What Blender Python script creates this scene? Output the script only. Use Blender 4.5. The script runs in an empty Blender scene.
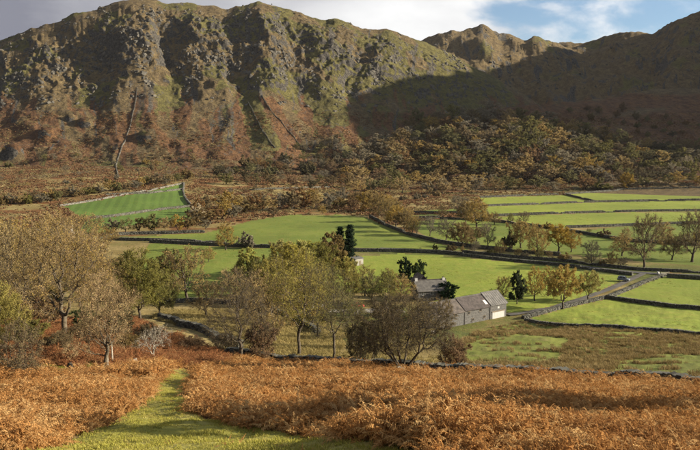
import bpy, math, random
import numpy as np
from mathutils import Vector, Matrix, Euler

# ------------------------------------------------------------------ camera, sky, sun, exposure
SC = bpy.context.scene
COL = SC.collection
ZC, F, PITCH = 48.0, 672.0, math.atan(75.0 / 672.0)      # eye height above the valley floor, focal length in px at 700 wide
cam = bpy.data.cameras.new('camera')
cam.sensor_width = 36.0
cam.lens = 36.0 * F / 700.0
cam.clip_start = 0.1
cam.clip_end = 20000.0
camo = bpy.data.objects.new('camera', cam)
COL.objects.link(camo)
camo.location = (0, 0, ZC)
camo.rotation_euler = (math.pi / 2 - PITCH, 0, 0)
SC.camera = camo

SUN_AZ, SUN_EL = math.radians(91.0), math.radians(20.0)   # azimuth clockwise from the view direction
SUN_STRENGTH, SKY_STRENGTH, EXPOSURE = 5.0, 0.05, 1.5
SC.view_settings.view_transform = 'Standard'
SC.view_settings.look = 'None'
SC.view_settings.exposure = EXPOSURE
SC.view_settings.gamma = 1.0
SC.view_settings.use_curve_mapping = False


def build_world():
    w = bpy.data.worlds.new('World')
    SC.world = w
    w.use_nodes = True
    nt = w.node_tree
    nt.nodes.clear()
    N = nt.nodes.new
    L = nt.links.new
    out = N('ShaderNodeOutputWorld')
    bg = N('ShaderNodeBackground')
    bg.inputs['Strength'].default_value = SKY_STRENGTH
    L(bg.outputs[0], out.inputs[0])
    sky = N('ShaderNodeTexSky')
    sky.sky_type = 'NISHITA'
    sky.sun_disc = False
    sky.sun_elevation = SUN_EL
    sky.sun_rotation = SUN_AZ
    sky.altitude = 100
    sky.air_density = 1.0
    sky.dust_density = 0.3
    sky.ozone_density = 2.5
    tc = N('ShaderNodeTexCoord')
    sep = N('ShaderNodeSeparateXYZ')
    L(tc.outputs['Generated'], sep.inputs[0])
    mp = N('ShaderNodeMapping')
    mp.inputs['Scale'].default_value = (1.0, 1.0, 2.4)
    mp.inputs['Location'].default_value = (0.37, 0.2, 0.11)
    L(tc.outputs['Generated'], mp.inputs[0])
    n1 = N('ShaderNodeTexNoise')
    n1.inputs['Scale'].default_value = 5.0
    n1.inputs['Detail'].default_value = 9.0
    n1.inputs['Roughness'].default_value = 0.55
    n1.inputs['Distortion'].default_value = 0.25
    L(mp.outputs[0], n1.inputs['Vector'])
    # a bank of stratocumulus lies over the fells on the left and breaks up towards the sunny right
    bias = N('ShaderNodeMapRange')
    bias.interpolation_type = 'SMOOTHSTEP'
    bias.inputs['From Min'].default_value = 0.13
    bias.inputs['From Max'].default_value = 0.27
    bias.inputs['To Min'].default_value = 0.30
    bias.inputs['To Max'].default_value = -0.035
    L(sep.outputs['X'], bias.inputs['Value'])
    lowb = N('ShaderNodeMapRange')            # more cloud is seen edge-on towards the horizon
    lowb.interpolation_type = 'SMOOTHSTEP'
    lowb.inputs['From Min'].default_value = 0.10
    lowb.inputs['From Max'].default_value = 0.20
    lowb.inputs['To Min'].default_value = 0.12
    lowb.inputs['To Max'].default_value = -0.04
    L(sep.outputs['Z'], lowb.inputs['Value'])
    a1 = N('ShaderNodeMath'); a1.operation = 'ADD'
    L(n1.outputs['Fac'], a1.inputs[0]); L(bias.outputs[0], a1.inputs[1])
    a2 = N('ShaderNodeMath'); a2.operation = 'ADD'
    L(a1.outputs[0], a2.inputs[0]); L(lowb.outputs[0], a2.inputs[1])
    m = N('ShaderNodeMapRange'); m.interpolation_type = 'SMOOTHSTEP'
    m.inputs['From Min'].default_value = 0.46
    m.inputs['From Max'].default_value = 0.64
    L(a2.outputs[0], m.inputs['Value'])
    # cloud colour: thick and grey on the left, thin and bright where it breaks up
    n2 = N('ShaderNodeTexNoise')
    n2.inputs['Scale'].default_value = 4.2
    n2.inputs['Detail'].default_value = 6.0
    L(mp.outputs[0], n2.inputs['Vector'])
    g = N('ShaderNodeMapRange'); g.interpolation_type = 'SMOOTHSTEP'
    g.inputs['From Min'].default_value = -0.45
    g.inputs['From Max'].default_value = 0.22
    L(sep.outputs['X'], g.inputs['Value'])
    g2 = N('ShaderNodeMath'); g2.operation = 'MULTIPLY_ADD'
    L(n2.outputs['Fac'], g2.inputs[0]); g2.inputs[1].default_value = 1.5; g2.inputs[2].default_value = -0.78
    g3 = N('ShaderNodeMath'); g3.operation = 'ADD'; g3.use_clamp = True
    L(g.outputs[0], g3.inputs[0]); L(g2.outputs[0], g3.inputs[1])
    cr = N('ShaderNodeMix'); cr.data_type = 'RGBA'
    cr.inputs['A'].default_value = (1.75, 1.8, 2.2, 1)
    cr.inputs['B'].default_value = (7.2, 7.2, 7.2, 1)
    L(g3.outputs[0], cr.inputs['Factor'])
    mx = N('ShaderNodeMix'); mx.data_type = 'RGBA'
    L(m.outputs[0], mx.inputs['Factor'])
    L(sky.outputs[0], mx.inputs['A'])
    L(cr.outputs['Result'], mx.inputs['B'])
    L(mx.outputs['Result'], bg.inputs['Color'])


build_world()
SUN_DIR = Vector((math.cos(SUN_EL) * math.sin(SUN_AZ), math.cos(SUN_EL) * math.cos(SUN_AZ), math.sin(SUN_EL)))
sl = bpy.data.lights.new('sun', 'SUN')
sl.energy = SUN_STRENGTH
sl.angle = math.radians(0.53)
sl.color = (1.0, 0.885, 0.70)
slo = bpy.data.objects.new('sun', sl)
slo.rotation_euler = SUN_DIR.to_track_quat('Z', 'Y').to_euler()
slo.location = SUN_DIR * 3000
COL.objects.link(slo)

# ------------------------------------------------------------------ numeric helpers
RNG = np.random.default_rng(7)
_perm = np.random.default_rng(3).permutation(256)
_ang = np.arange(256) / 256.0 * 2 * np.pi
_gx, _gy = np.cos(_ang), np.sin(_ang)


def perlin(x, y, seed=0):
    x = np.asarray(x, float) + seed * 17.31
    y = np.asarray(y, float) - seed * 9.77
    xi = np.floor(x).astype(np.int64); yi = np.floor(y).astype(np.int64)
    xf = x - xi; yf = y - yi
    u = xf * xf * xf * (xf * (xf * 6 - 15) + 10); v = yf * yf * yf * (yf * (yf * 6 - 15) + 10)

    def g(ix, iy, dx, dy):
        h = _perm[(_perm[ix & 255] + iy) & 255]
        return _gx[h] * dx + _gy[h] * dy
    a = g(xi, yi, xf, yf); b = g(xi + 1, yi, xf - 1, yf)
    c = g(xi, yi + 1, xf, yf - 1); d = g(xi + 1, yi + 1, xf - 1, yf - 1)
    return (a + u * (b - a) + v * ((c + u * (d - c)) - (a + u * (b - a)))) * 1.5


def fbm(x, y, o=4, seed=0, gain=0.5):
    s = 0.0; a = 1.0; f = 1.0
    for i in range(o):
        s = s + a * perlin(np.asarray(x) * f, np.asarray(y) * f, seed + i); a *= gain; f *= 2.03
    return s


def ridged(x, y, o=4, seed=0, gain=0.55):
    s = 0.0; a = 1.0; f = 1.0; w = 1.0
    for i in range(o):
        n = 1.0 - np.abs(perlin(np.asarray(x) * f, np.asarray(y) * f, seed + i)) * 1.35
        n = n * n * w
        w = np.clip(n * 1.6, 0, 1)
        s = s + a * n; a *= gain; f *= 2.07
    return s


def sstep(a, b, x):
    t = np.clip((np.asarray(x, float) - a) / (b - a), 0, 1)
    return t * t * (3 - 2 * t)


def smax(a, b, k):
    h = np.clip(0.5 + 0.5 * (a - b) / k, 0, 1)
    return b + (a - b) * h + k * h * (1 - h)


CP, SP = math.cos(PITCH), math.sin(PITCH)


def ray(px, py):
    X = (np.asarray(px, float) - 350) / F; Y = (225 - np.asarray(py, float)) / F
    return X, CP + Y * SP, Y * CP - SP          # world x, y (forward), z


def uv(px, py):
    a, b, c = ray(px, py)
    return a / b, c / b


def project(x, y, z):
    dz = np.asarray(z, float) - ZC
    fwd = y * CP - dz * SP
    up = y * SP + dz * CP
    fwd = np.where(fwd > 0.01, fwd, 0.01)
    return 350 + F * x / fwd, 225 - F * up / fwd


def line_uv(pts, depth):
    p = np.array(pts, float)
    u, v = uv(p[:, 0], p[:, 1])
    return u, v


# ------------------------------------------------------------------ the land: one height function, metres, valley floor at zero
_prof_y = np.array([-400, -120, -40, -6, 0, 8, 20, 40, 62, 85, 100, 130, 160, 195, 230, 400, 3000.])
_prof_d = np.array([-70, -32, -10.5, -0.4, 1.65, 4.3, 8.95, 15.3, 21.8, 28.1, 31.7, 37.2, 42.2, 46.4, 48, 48, 48.])
# smooth the profile once
_py_f = np.linspace(-400, 400, 3201)
_pd_f = np.interp(_py_f, _prof_y, _prof_d)
_k = np.hanning(33); _k /= _k.sum()
_pd_s = np.convolve(np.pad(_pd_f, 16, mode='edge'), _k, mode='valid')
_pd_s = np.where(np.abs(_py_f) < 10, _pd_f, _pd_s)

CREST1 = [(-260, 120), (-160, 95), (-80, 60), (0, 40), (30, 28), (60, 21), (75, 12), (100, 8), (118, 1), (135, -2), (150, -2), (165, 3), (178, 1), (190, 2),
          (210, 5), (228, 8), (245, 4), (258, 1), (275, 5), (290, 10), (310, 16), (325, 20), (333, 18), (345, 22), (360, 28), (375, 30),
          (390, 29), (400, 33), (415, 38), (440, 48), (490, 75), (540, 104), (580, 130), (640, 165)]
CREST2 = [(330, 110), (370, 70), (400, 48), (420, 39), (437, 32), (460, 29), (475, 25), (483, 22), (490, 26), (500, 32), (515, 35), (525, 38), (535, 34),
          (545, 38), (560, 44), (590, 56), (640, 80), (720, 130)]
CREST3 = [(440, 120), (480, 95), (520, 64), (540, 50), (560, 43), (575, 43), (590, 40), (620, 33), (640, 31), (655, 33), (660, 27), (675, 20), (690, 15),
          (700, 12), (740, -10), (793, -47), (850, -62), (900, -95), (978, -140), (1040, -125), (1120, 0), (1250, 110), (1500, 150)]
CREST3Y = [(440, 2300), (560, 2200), (640, 2050), (655, 2000), (670, 1900), (700, 1880), (793, 1900), (850, 1620), (900, 1330), (978, 1120), (1040, 1070),
           (1120, 1040), (1500, 1000)]
KNOLL = [(160, 172), (230, 166), (290, 160), (330, 152), (380, 142), (430, 129), (452, 119), (470, 116), (520, 107), (535, 103), (548, 106), (565, 103), (600, 98), (640, 92), (690, 88),
         (740, 90), (820, 100), (1000, 120), (1300, 140)]
KNOLLY = [(160, 980), (290, 1010), (380, 1080), (430, 1130), (535, 1150), (570, 1260), (640, 1380), (740, 1380), (900, 1250), (1300, 1100)]
_c1u, _c1v = line_uv(CREST1, 0); _c2u, _c2v = line_uv(CREST2, 0); _c3u, _c3v = line_uv(CREST3, 0); _knu, _knv = line_uv(KNOLL, 0)


def _soft(u, v, w=.006):
    uu = np.linspace(u[0], u[-1], 2400); vv = np.interp(uu, u, v)
    k = max(3, int(w / (uu[1] - uu[0])) | 1); ker = np.hanning(k + 2); ker /= ker.sum()
    h = len(ker) // 2
    return uu, np.convolve(np.pad(vv, h, mode='edge'), ker, mode='valid')


_c1u, _c1v = _soft(_c1u, _c1v, .016); _c2u, _c2v = _soft(_c2u, _c2v, .012); _c3u, _c3v = _soft(_c3u, _c3v, .014); _knu, _knv = _soft(_knu, _knv, .02)
_c3yu = (np.array([a for a, b in CREST3Y]) - 350) / F; _c3yy = np.array([b for a, b in CREST3Y], float)
_kyu = (np.array([a for a, b in KNOLLY]) - 350) / F; _kyy = np.array([b for a, b in KNOLLY], float)


def pu(*px):
    return [(p - 350) / F for p in px]


# gullies (low) and rib crests (high) across the face of the crag, picture column -> relative height in metres
RIBS = [(-260, 0), (-120, -6), (-60, 6), (-20, -8), (0, 4), (30, 12), (48, 10), (70, -16), (100, -20), (118, 8), (138, 22), (152, 10), (168, -24), (184, -18), (203, 20), (216, 14), (229, -20),
        (240, -14), (260, 24), (275, 14), (292, -16), (306, -8), (326, 18), (340, 6), (352, -10), (372, 8), (395, 0), (440, -4), (520, 0), (700, 0)]
_ru = (np.array([a for a, b in RIBS]) - 350) / F; _rh = np.array([b for a, b in RIBS], float)


def valley(x, y):
    d = np.interp(y, _py_f, _pd_s)
    z = ZC - d
    r = np.hypot(x, y)
    # a shelf that carries the oaks on the left
    left = sstep(-6, -48, x) if False else sstep(6, 48, -x)
    shelf = left * sstep(38, 62, y) * (1 - sstep(95, 190, y))
    z = z + .4 * sstep(-3.5, 3., x) * sstep(9, 14, y) * (1 - sstep(26, 50, y))
    z = z + 4.6 * shelf
    # small relief
    near = 1 - sstep(150, 260, y)
    z = z + near * (0.35 * fbm(x / 9., y / 9., 3, 5) + 0.10 * fbm(x / 1.8, y / 1.8, 2, 9)) * sstep(2, 14, r)
    z = z + (1 - near) * 0.5 * fbm(x / 120., y / 120., 2, 11)
    # the levelled ground of the farmyard
    pad = np.exp(-((x - 31) / 24.) ** 4 - ((y - 181) / 27.) ** 4)
    z = z * (1 - pad) + 2.0 * pad
    # valley side on the left, rising towards the crag
    u = x / np.maximum(y, 60)
    lf = 1 - sstep(pu(250)[0], pu(400)[0], u)
    z = z + lf * 17 * sstep(470, 860, y) + lf * 6 * sstep(430, 640, y) * (1 - sstep(pu(90)[0], pu(260)[0], u))
    z = z + (1 - lf) * 5 * sstep(700, 900, y)
    return z


def mountains(x, y):
    yy = np.maximum(y, 300.0)
    u = x / yy
    um = u * 1200.0
    out = []
    # main crag
    yc = 1470 + 30 * perlin(um / 260., 0.3, 21)
    yb = 850 + 60 * sstep(pu(240)[0], pu(330)[0], u) + 70 * sstep(pu(330)[0], pu(480)[0], u)
    hc = ZC + np.interp(u, _c1u, _c1v) * yc
    t = (yy - yb) / (yc - yb)
    tc = np.clip(t, -0.3, 1.0)
    prof = np.where(tc < 0, tc * 0.35, np.interp(tc, [0, .12, .3, .46, .58, .72, .86, .95, 1.0], [0, .06, .19, .34, .48, .68, .86, .95, 1.0]))
    base1 = 10.0
    z1 = base1 + (hc - base1) * prof
    z1 = np.where(t > 1, hc - (yy - yc) * 0.42, z1)
    tw = np.clip(t, 0, 1.1)
    wu = u + 0.022 * perlin(um / 150., yy / 150., 31) + 0.010 * perlin(um / 55., yy / 70., 33) + 0.006 * perlin(um / 18., yy / 25., 32) + .035 * (tw - .75)
    top = 1 - sstep(.72, .98, t)
    face = sstep(0.40, 0.74, t)
    lowf = sstep(0.02, 0.2, t) * (1 - sstep(0.3, 0.6, t))
    rib = np.interp(wu, _ru, _rh) * (.75 + .7 * fbm(um / 110., yy / 120., 2, 34))
    k1 = 1 - 0.6 * sstep(pu(370)[0], pu(430)[0], u)
    z1 = z1 + sstep(.34, .7, t) * top * rib * .85 + lowf * rib * 0.14
    rg = ridged(um / 75. + 0.35 * perlin(um / 50, yy / 60, 41), yy / 125. + .3 * perlin(um / 60, yy / 50, 43), 6, 42, 0.58)
    cr = fbm(um / 42., yy / 60., 4, 47)
    z1 = z1 + face * k1 * (6 * (rg - 0.9) + 4 * cr) * (.25 + .75 * top)
    z1 = z1 + face * k1 * 2.3 * (ridged(um / 17., yy / 26., 3, 49, .6) - .8) * (1 - .75 * sstep(.86, .98, t))
    # crag bands: short cliffs that break off along the slope
    ph = z1 / 24. + .9 * fbm(um / 55., yy / 70., 4, 54)
    fr = ph % 1.0
    z1 = z1 + face * k1 * 5.5 * (sstep(.1, .42, fr) - fr) * sstep(-.25, .25, fbm(um / 60., yy / 90., 2, 59)) * (.15 + .85 * top)
    # bosses of bare rock
    bos = np.clip(fbm(um / 26. + .35 * perlin(um / 15, yy / 18, 58), yy / 38., 2, 56) - .05, 0, 1)
    z1 = z1 + (face * (.3 + .7 * top) + .12 * lowf) * 3.5 * np.sqrt(bos + .002)
    z1 = z1 + (0.35 + .9 * face) * 1.8 * fbm(um / 10., yy / 14., 3, 57, .65) * (1 - .7 * sstep(.86, .98, t))
    # lower slopes: bracken banks, stream gullies, knolls
    gl = -np.abs(perlin(um / 55. + .5 * perlin(um / 90, yy / 120, 62), yy / 420., 61))
    z1 = z1 + sstep(.03, .2, t) * (1 - face) * (6 * (gl + .3) + 4.5 * fbm(um / 70., yy / 60., 4, 64))
    # an isolated outcrop low on the far left
    for (kx, ky, kw, kh) in ((14, 965, 20, 17), (-12, 925, 16, 8), (50, 1040, 16, 9), (88, 1075, 15, 9), (74, 1090, 10, 8), (40, 985, 14, 6), (150, 1010, 20, 7)):
        r2 = ((um - (kx - 350) / F * 1200.) / kw) ** 2 + ((yy - ky) / (kw * .8)) ** 2
        z1 = z1 + kh * np.exp(-r2 * r2)
    out.append(z1)
    # the peak behind
    yc = 1980.0
    hc = ZC + np.interp(u, _c2u, _c2v) * yc
    t = (yy - 1350) / (yc - 1350)
    z2 = np.where(t < 1, 40 + (hc - 40) * np.clip(t, -.2, 1) ** 1.0, hc - (yy - yc) * .4)
    z2 = z2 + sstep(.2, .5, t) * 2.6 * fbm(um / 14., yy / 20., 3, 78, .6)
    z2 = z2 + sstep(.1, .4, t) * (13 * (ridged(um / 90., yy / 170., 6, 71) - .9) + 10 * fbm(um / 70, yy / 90, 4, 73) + 3 * (ridged(um / 25., yy / 40., 3, 75) - .8)) * (1 - .6 * sstep(.85, 1, t))
    out.append(np.where(t < -.2, -50, z2))
    # the high fell on the right
    yc = np.interp(u, _c3yu, _c3yy)
    hc = ZC + np.interp(u, _c3u, _c3v) * yc
    yb = np.minimum(1250, yc - 190)
    t = (yy - yb) / (yc - yb)
    tc = np.clip(t, -.3, 1)
    z3 = np.where(t < 0, 55 + (yy - yb) * .4, np.where(t < 1, 55 + (hc - 55) * np.clip(tc, 0, 1) ** (.93 - .4 * sstep(pu(800)[0], pu(940)[0], u)), hc - (yy - yc) * .3))
    z3 = z3 - 160 * (1 - sstep(pu(390)[0], pu(470)[0], u))
    z3 = z3 + sstep(.1, .4, t) * 2.8 * fbm(um / 16., yy / 24., 3, 88, .6) + sstep(.1, .4, t) * 7 * (ridged(um / 45., yy / 80., 3, 89) - .8) * (1 - .8 * sstep(.88, 1, t))
    z3 = z3 + sstep(.05, .3, t) * (16 * (ridged(um / 120., yy / 170., 5, 81) - .9) + 14 * fbm(um / 130., yy / 160., 4, 85)) * (1 - .75 * sstep(.88, 1, t))
    out.append(z3)
    # wooded knoll and the bracken shoulder to its right
    yc = np.interp(u, _kyu, _kyy)
    hc = ZC + np.interp(u, _knu, _knv) * yc
    yb = 865.0 + 25 * perlin(um / 150., .7, 91)
    t = (yy - yb) / (yc - yb)
    tc = np.clip(t, 0, 1)
    z4 = np.where(t < 1, 4 + (hc - 4) * (tc ** .9), hc - 22 * sstep(0, 160, yy - yc))
    z4 = z4 + sstep(.1, .4, t) * (5 * fbm(um / 90., yy / 90., 3, 95) + 1.5 * (ridged(um / 40., yy / 45., 3, 99) - .8))
    z4 = np.where(t < 0, 4 + (yy - yb) * .25, z4)
    out.append(z4)
    return out


def H(x, y, comp=False):
    x = np.asarray(x, float); y = np.asarray(y, float)
    zv = valley(x, y)
    zm = mountains(x, y)
    fade = sstep(690, 800, y) * sstep(-0.2, 0.5, y / np.maximum(np.abs(x), 1))
    z = zv
    for k, m in zip((10, 6, 6, 6), zm):
        z = smax(z, np.where(y > 690, m * fade - (1 - fade) * 60, -80), k)
    if comp:
        return z, np.argmax(np.stack([zv + 2] + [np.where(y > 690, m, -80) for m in zm]), axis=0)
    return z


_march = np.concatenate([np.geomspace(4, 700, 900), np.linspace(700.5, 2500, 1500)])


def at(px, py):
    """Point of the land seen at a picture position."""
    a, b, c = ray(px, py)
    u, v = float(a / b), float(c / b)
    d = _march * v + ZC - H(_march * u, _march)
    i = np.argmax(d < 0)
    if d[i] >= 0:
        i = len(_march) - 1
    if i > 0:
        s = d[i - 1] / max(d[i - 1] - d[i], 1e-6)
        y = _march[i - 1] + s * (_march[i] - _march[i - 1])
    else:
        y = _march[0]
    return Vector((y * u, y, float(H(np.array([y * u]), np.array([y]))[0])))


def gz(x, y):
    return float(H(np.array([x]), np.array([y]))[0])


def inpoly(px, py, poly):
    px = np.asarray(px); py = np.asarray(py)
    ins = np.zeros(px.shape, bool)
    n = len(poly)
    for i in range(n):
        x0, y0 = poly[i]; x1, y1 = poly[(i + 1) % n]
        if y0 == y1:
            continue
        c = ((y0 > py) != (y1 > py)) & (px < (x1 - x0) * (py - y0) / (y1 - y0) + x0)
        ins ^= c
    return ins


# ------------------------------------------------------------------ object helpers
def mesh_np(name, V, faces, mats=(), fmat=None, smooth=False):
    """faces: list of (n,k) int arrays; fmat: list of per-array material index or arrays"""
    me = bpy.data.meshes.new(name)
    V = np.asarray(V, np.float32)
    me.vertices.add(len(V)); me.vertices.foreach_set('co', V.ravel())
    faces = [np.asarray(f, np.int32) for f in faces if len(f)]
    nl = sum(f.size for f in faces); nf = sum(len(f) for f in faces)
    me.loops.add(nl); me.polygons.add(nf)
    if nf:
        me.loops.foreach_set('vertex_index', np.concatenate([f.ravel() for f in faces]).astype(np.int32))
        tot = np.concatenate([np.full(len(f), f.shape[1], np.int32) for f in faces])
        st = np.concatenate([[0], np.cumsum(tot)[:-1]]).astype(np.int32)
        me.polygons.foreach_set('loop_start', st)
        try:
            me.polygons.foreach_set('loop_total', tot)
        except Exception:
            pass
        if fmat is not None:
            fm = np.concatenate([np.full(len(f), m, np.int32) if np.isscalar(m) else np.asarray(m, np.int32) for f, m in zip(faces, fmat)])
            me.polygons.foreach_set('material_index', fm)
        me.polygons.foreach_set('use_smooth', np.full(nf, bool(smooth)))
    for m in mats:
        me.materials.append(m)
    me.update(calc_edges=True)
    return me


def link(name, data, parent=None, loc=None, rotz=None, scale=None):
    o = bpy.data.objects.new(name, data)
    COL.objects.link(o)
    if parent is not None:
        o.parent = parent
    if loc is not None:
        o.location = loc
    if rotz is not None:
        o.rotation_euler = (0, 0, rotz)
    if scale is not None:
        o.scale = scale
    return o


def tag(o, label, cat=None, group=None, kind=None):
    if label: o['label'] = label
    if cat: o['category'] = cat
    if group: o['group'] = group
    if kind: o['kind'] = kind
    return o


class MB:
    """collects boxes, prisms and loose faces for one mesh"""
    def __init__(s):
        s.v = []; s.f = []

    def add(s, vs, fs):
        b = len(s.v); s.v += [tuple(p) for p in vs]; s.f += [tuple(i + b for i in f) for f in fs]

    def box(s, x0, x1, y0, y1, z0, z1):
        s.add([(x0, y0, z0), (x1, y0, z0), (x1, y1, z0), (x0, y1, z0), (x0, y0, z1), (x1, y0, z1), (x1, y1, z1), (x0, y1, z1)],
              [(0, 3, 2, 1), (4, 5, 6, 7), (0, 1, 5, 4), (1, 2, 6, 5), (2, 3, 7, 6), (3, 0, 4, 7)])

    def loft(s, rings, cap=True):
        b = len(s.v); n = len(rings[0])
        for r in rings: s.v += [tuple(p) for p in r]
        for i in range(len(rings) - 1):
            for j in range(n):
                k = (j + 1) % n
                s.f.append((b + i * n + j, b + i * n + k, b + (i + 1) * n + k, b + (i + 1) * n + j))
        if cap:
            s.f.append(tuple(b + j for j in reversed(range(n))))
            s.f.append(tuple(b + (len(rings) - 1) * n + j for j in range(n)))

    def cyl(s, p0, p1, r0, r1, n=10):
        p0 = Vector(p0); p1 = Vector(p1); d = (p1 - p0).normalized()
        a = d.orthogonal().normalized(); c = d.cross(a)
        s.loft([[p + a * (r * math.cos(2 * math.pi * k / n)) + c * (r * math.sin(2 * math.pi * k / n)) for k in range(n)] for p, r in ((p0, r0), (p1, r1))])

    def build(s, name, mat, parent=None, smooth=False, bevel=0):
        me = bpy.data.meshes.new(name)
        me.from_pydata(s.v, [], s.f)
        me.materials.append(mat)
        if smooth:
            me.polygons.foreach_set('use_smooth', [True] * len(me.polygons))
        me.update()
        o = link(name, me, parent)
        if bevel:
            m = o.modifiers.new('bevel', 'BEVEL'); m.width = bevel; m.segments = 2; m.limit_method = 'ANGLE'
        return o


# ------------------------------------------------------------------ materials
class NT:
    def __init__(s, name):
        s.m = bpy.data.materials.new(name); s.m.use_nodes = True
        s.t = s.m.node_tree; s.t.nodes.clear()
        s.out = s.t.nodes.new('ShaderNodeOutputMaterial')

    def n(s, typ, **kw):
        o = s.t.nodes.new(typ)
        for k, v in kw.items():
            if k in ('operation', 'data_type', 'blend_type', 'attribute_name', 'interpolation_type', 'use_clamp', 'noise_dimensions', 'voronoi_dimensions', 'feature', 'wave_type', 'bands_direction', 'rings_direction'):
                setattr(o, k, v)
            else:
                o.inputs[k.replace('_', ' ')].default_value = v
        return o

    def l(s, a, b):
        s.t.links.new(a, b)

    def noise(s, vec, scale, detail=6, rough=0.55, dist=0.0):
        o = s.n('ShaderNodeTexNoise', Scale=scale, Detail=detail, Roughness=rough, Distortion=dist)
        if vec is not None: s.l(vec, o.inputs['Vector'])
        return o.outputs['Fac']

    def mr(s, val, a, b, c=0., d=1., smooth=True):
        o = s.n('ShaderNodeMapRange')
        if smooth: o.interpolation_type = 'SMOOTHSTEP'
        o.inputs['From Min'].default_value = a; o.inputs['From Max'].default_value = b
        o.inputs['To Min'].default_value = c; o.inputs['To Max'].default_value = d
        s.l(val, o.inputs['Value'])
        return o.outputs[0]

    def mix(s, fac, a, b):
        o = s.n('ShaderNodeMix', data_type='RGBA')
        for v, k in ((fac, 'Factor'), (a, 'A'), (b, 'B')):
            if hasattr(v, 'is_linked') or hasattr(v, 'links'): s.l(v, o.inputs[k])
            elif k == 'Factor': o.inputs[k].default_value = v
            else: o.inputs[k].default_value = (*v, 1) if len(v) == 3 else v
        return o.outputs['Result']

    def mul(s, a, b, op='MULTIPLY'):
        o = s.n('ShaderNodeMath', operation=op)
        for i, v in enumerate((a, b)):
            if hasattr(v, 'links'): s.l(v, o.inputs[i])
            else: o.inputs[i].default_value = v
        return o.outputs[0]

    def bump(s, h, strength, dist):
        o = s.n('ShaderNodeBump', Strength=strength, Distance=dist)
        s.l(h, o.inputs['Height'])
        return o.outputs[0]

    def principled(s, col, rough=0.9, normal=None, spec=0.2, metal=0.0):
        b = s.n('ShaderNodeBsdfPrincipled')
        b.inputs['Specular IOR Level'].default_value = spec
        b.inputs['Metallic'].default_value = metal
        if hasattr(col, 'links'): s.l(col, b.inputs['Base Color'])
        else: b.inputs['Base Color'].default_value = (*col, 1)
        if hasattr(rough, 'links'): s.l(rough, b.inputs['Roughness'])
        else: b.inputs['Roughness'].default_value = rough
        if normal is not None: s.l(normal, b.inputs['Normal'])
        s.l(b.outputs[0], s.out.inputs[0])
        return b

    def coord(s):
        return s.n('ShaderNodeTexCoord').outputs['Object']


def simple(name, col, rough=0.7, var=0.15, scale=3.0, spec=0.25, metal=0.0, bump=0.0):
    t = NT(name); c = t.coord()
    nz = t.noise(c, scale, 5)
    a = tuple(max(0, x * (1 - var)) for x in col); b = tuple(x * (1 + var) for x in col)
    k = t.mix(t.mr(nz, .3, .7), a, b)
    nm = t.bump(t.noise(c, scale * 4, 4), .5, bump) if bump else None
    t.principled(k, rough, nm, spec, metal)
    return t.m


def mat_fell():
    t = NT('fell'); c = t.coord()
    at_ = t.n('ShaderNodeAttribute', attribute_name='cover')
    sp = t.n('ShaderNodeSeparateColor'); t.l(at_.outputs['Color'], sp.inputs[0])
    mid = t.noise(c, .08, 9, .7); fine = t.noise(c, .33, 8, .78); tiny = t.noise(c, .9, 5, .8)
    grass = t.mix(t.mr(mid, .36, .64), (.105, .076, .042), (.205, .150, .072))
    grass = t.mix(t.mr(fine, .46, .66), grass, (.060, .047, .028))
    green = t.mix(t.mr(mid, .36, .64), (.085, .076, .030), (.165, .145, .050))
    green = t.mix(t.mr(fine, .48, .68), green, (.055, .048, .024))
    rust = t.mix(t.mr(mid, .36, .64), (.095, .050, .028), (.20, .108, .05))
    rust = t.mix(t.mr(fine, .47, .66), rust, (.052, .035, .024))
    rock = t.mix(t.mr(fine, .38, .62), (.030, .028, .026), (.125, .112, .094))
    rock = t.mix(t.mr(t.noise(c, .2, 8, .75), .54, .68), rock, (.20, .18, .145))
    rock = t.mix(t.mul(t.mr(tiny, .52, .66), .6), rock, (.022, .021, .02))

    def edge(ch, lo=.40, hi=.60, amp=.95):
        s1 = t.mul(t.mul(fine, .6), t.mul(mid, .5), 'ADD')
        s2 = t.mul(t.mul(s1, amp), ch, 'ADD')
        return t.mr(t.mul(s2, amp * .55, 'SUBTRACT'), lo, hi)
    k = t.mix(edge(sp.outputs[2]), grass, green)
    k = t.mix(edge(sp.outputs[1]), k, rust)
    k = t.mix(edge(sp.outputs[0]), k, rock)
    hgt = t.mul(t.mul(t.noise(c, .12, 10, .7), 2.4), t.mul(fine, 1.4), 'ADD')
    t.principled(k, .95, t.bump(hgt, 1.0, 2.8), .1)
    return t.m


def mat_field(name, a, b, stripe=None, streak=0.0, dry=(.16, .15, .05)):
    t = NT(name); c = t.coord()
    n1 = t.noise(c, .035, 5, .55); n2 = t.noise(c, .25, 6, .65); n3 = t.noise(c, 2.2, 4, .7)
    k = t.mix(t.mr(n1, .32, .68), a, b)
    k = t.mix(t.mul(t.mr(n2, .42, .72), .7), k, dry)
    k = t.mix(t.mul(t.mr(t.noise(c, .011, 4, .5), .4, .68), .62), k, tuple(x * .66 for x in a))
    k = t.mix(t.mul(t.mr(t.noise(c, .09, 7, .75), .52, .66), .68), k, tuple(x * .58 for x in b))
    k = t.mix(t.mul(t.mr(n3, .4, .8), .4), k, tuple(x * .6 for x in a))
    if stripe:
        mp = t.n('ShaderNodeMapping'); mp.inputs['Rotation'].default_value = (0, 0, stripe[0]); t.l(c, mp.inputs[0])
        w = t.n('ShaderNodeTexWave', Scale=stripe[1], Distortion=1.2, Detail=2.0, Detail_Scale=.6); t.l(mp.outputs[0], w.inputs[0])
        k = t.mix(t.mul(t.mr(w.outputs['Fac'], .3, .7), .2), k, tuple(min(1, x * 1.5) for x in b))
    t.principled(k, .9, t.bump(t.mul(n2, t.mul(n3, .25), 'ADD'), .7, .5), .15)
    return t.m


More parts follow.
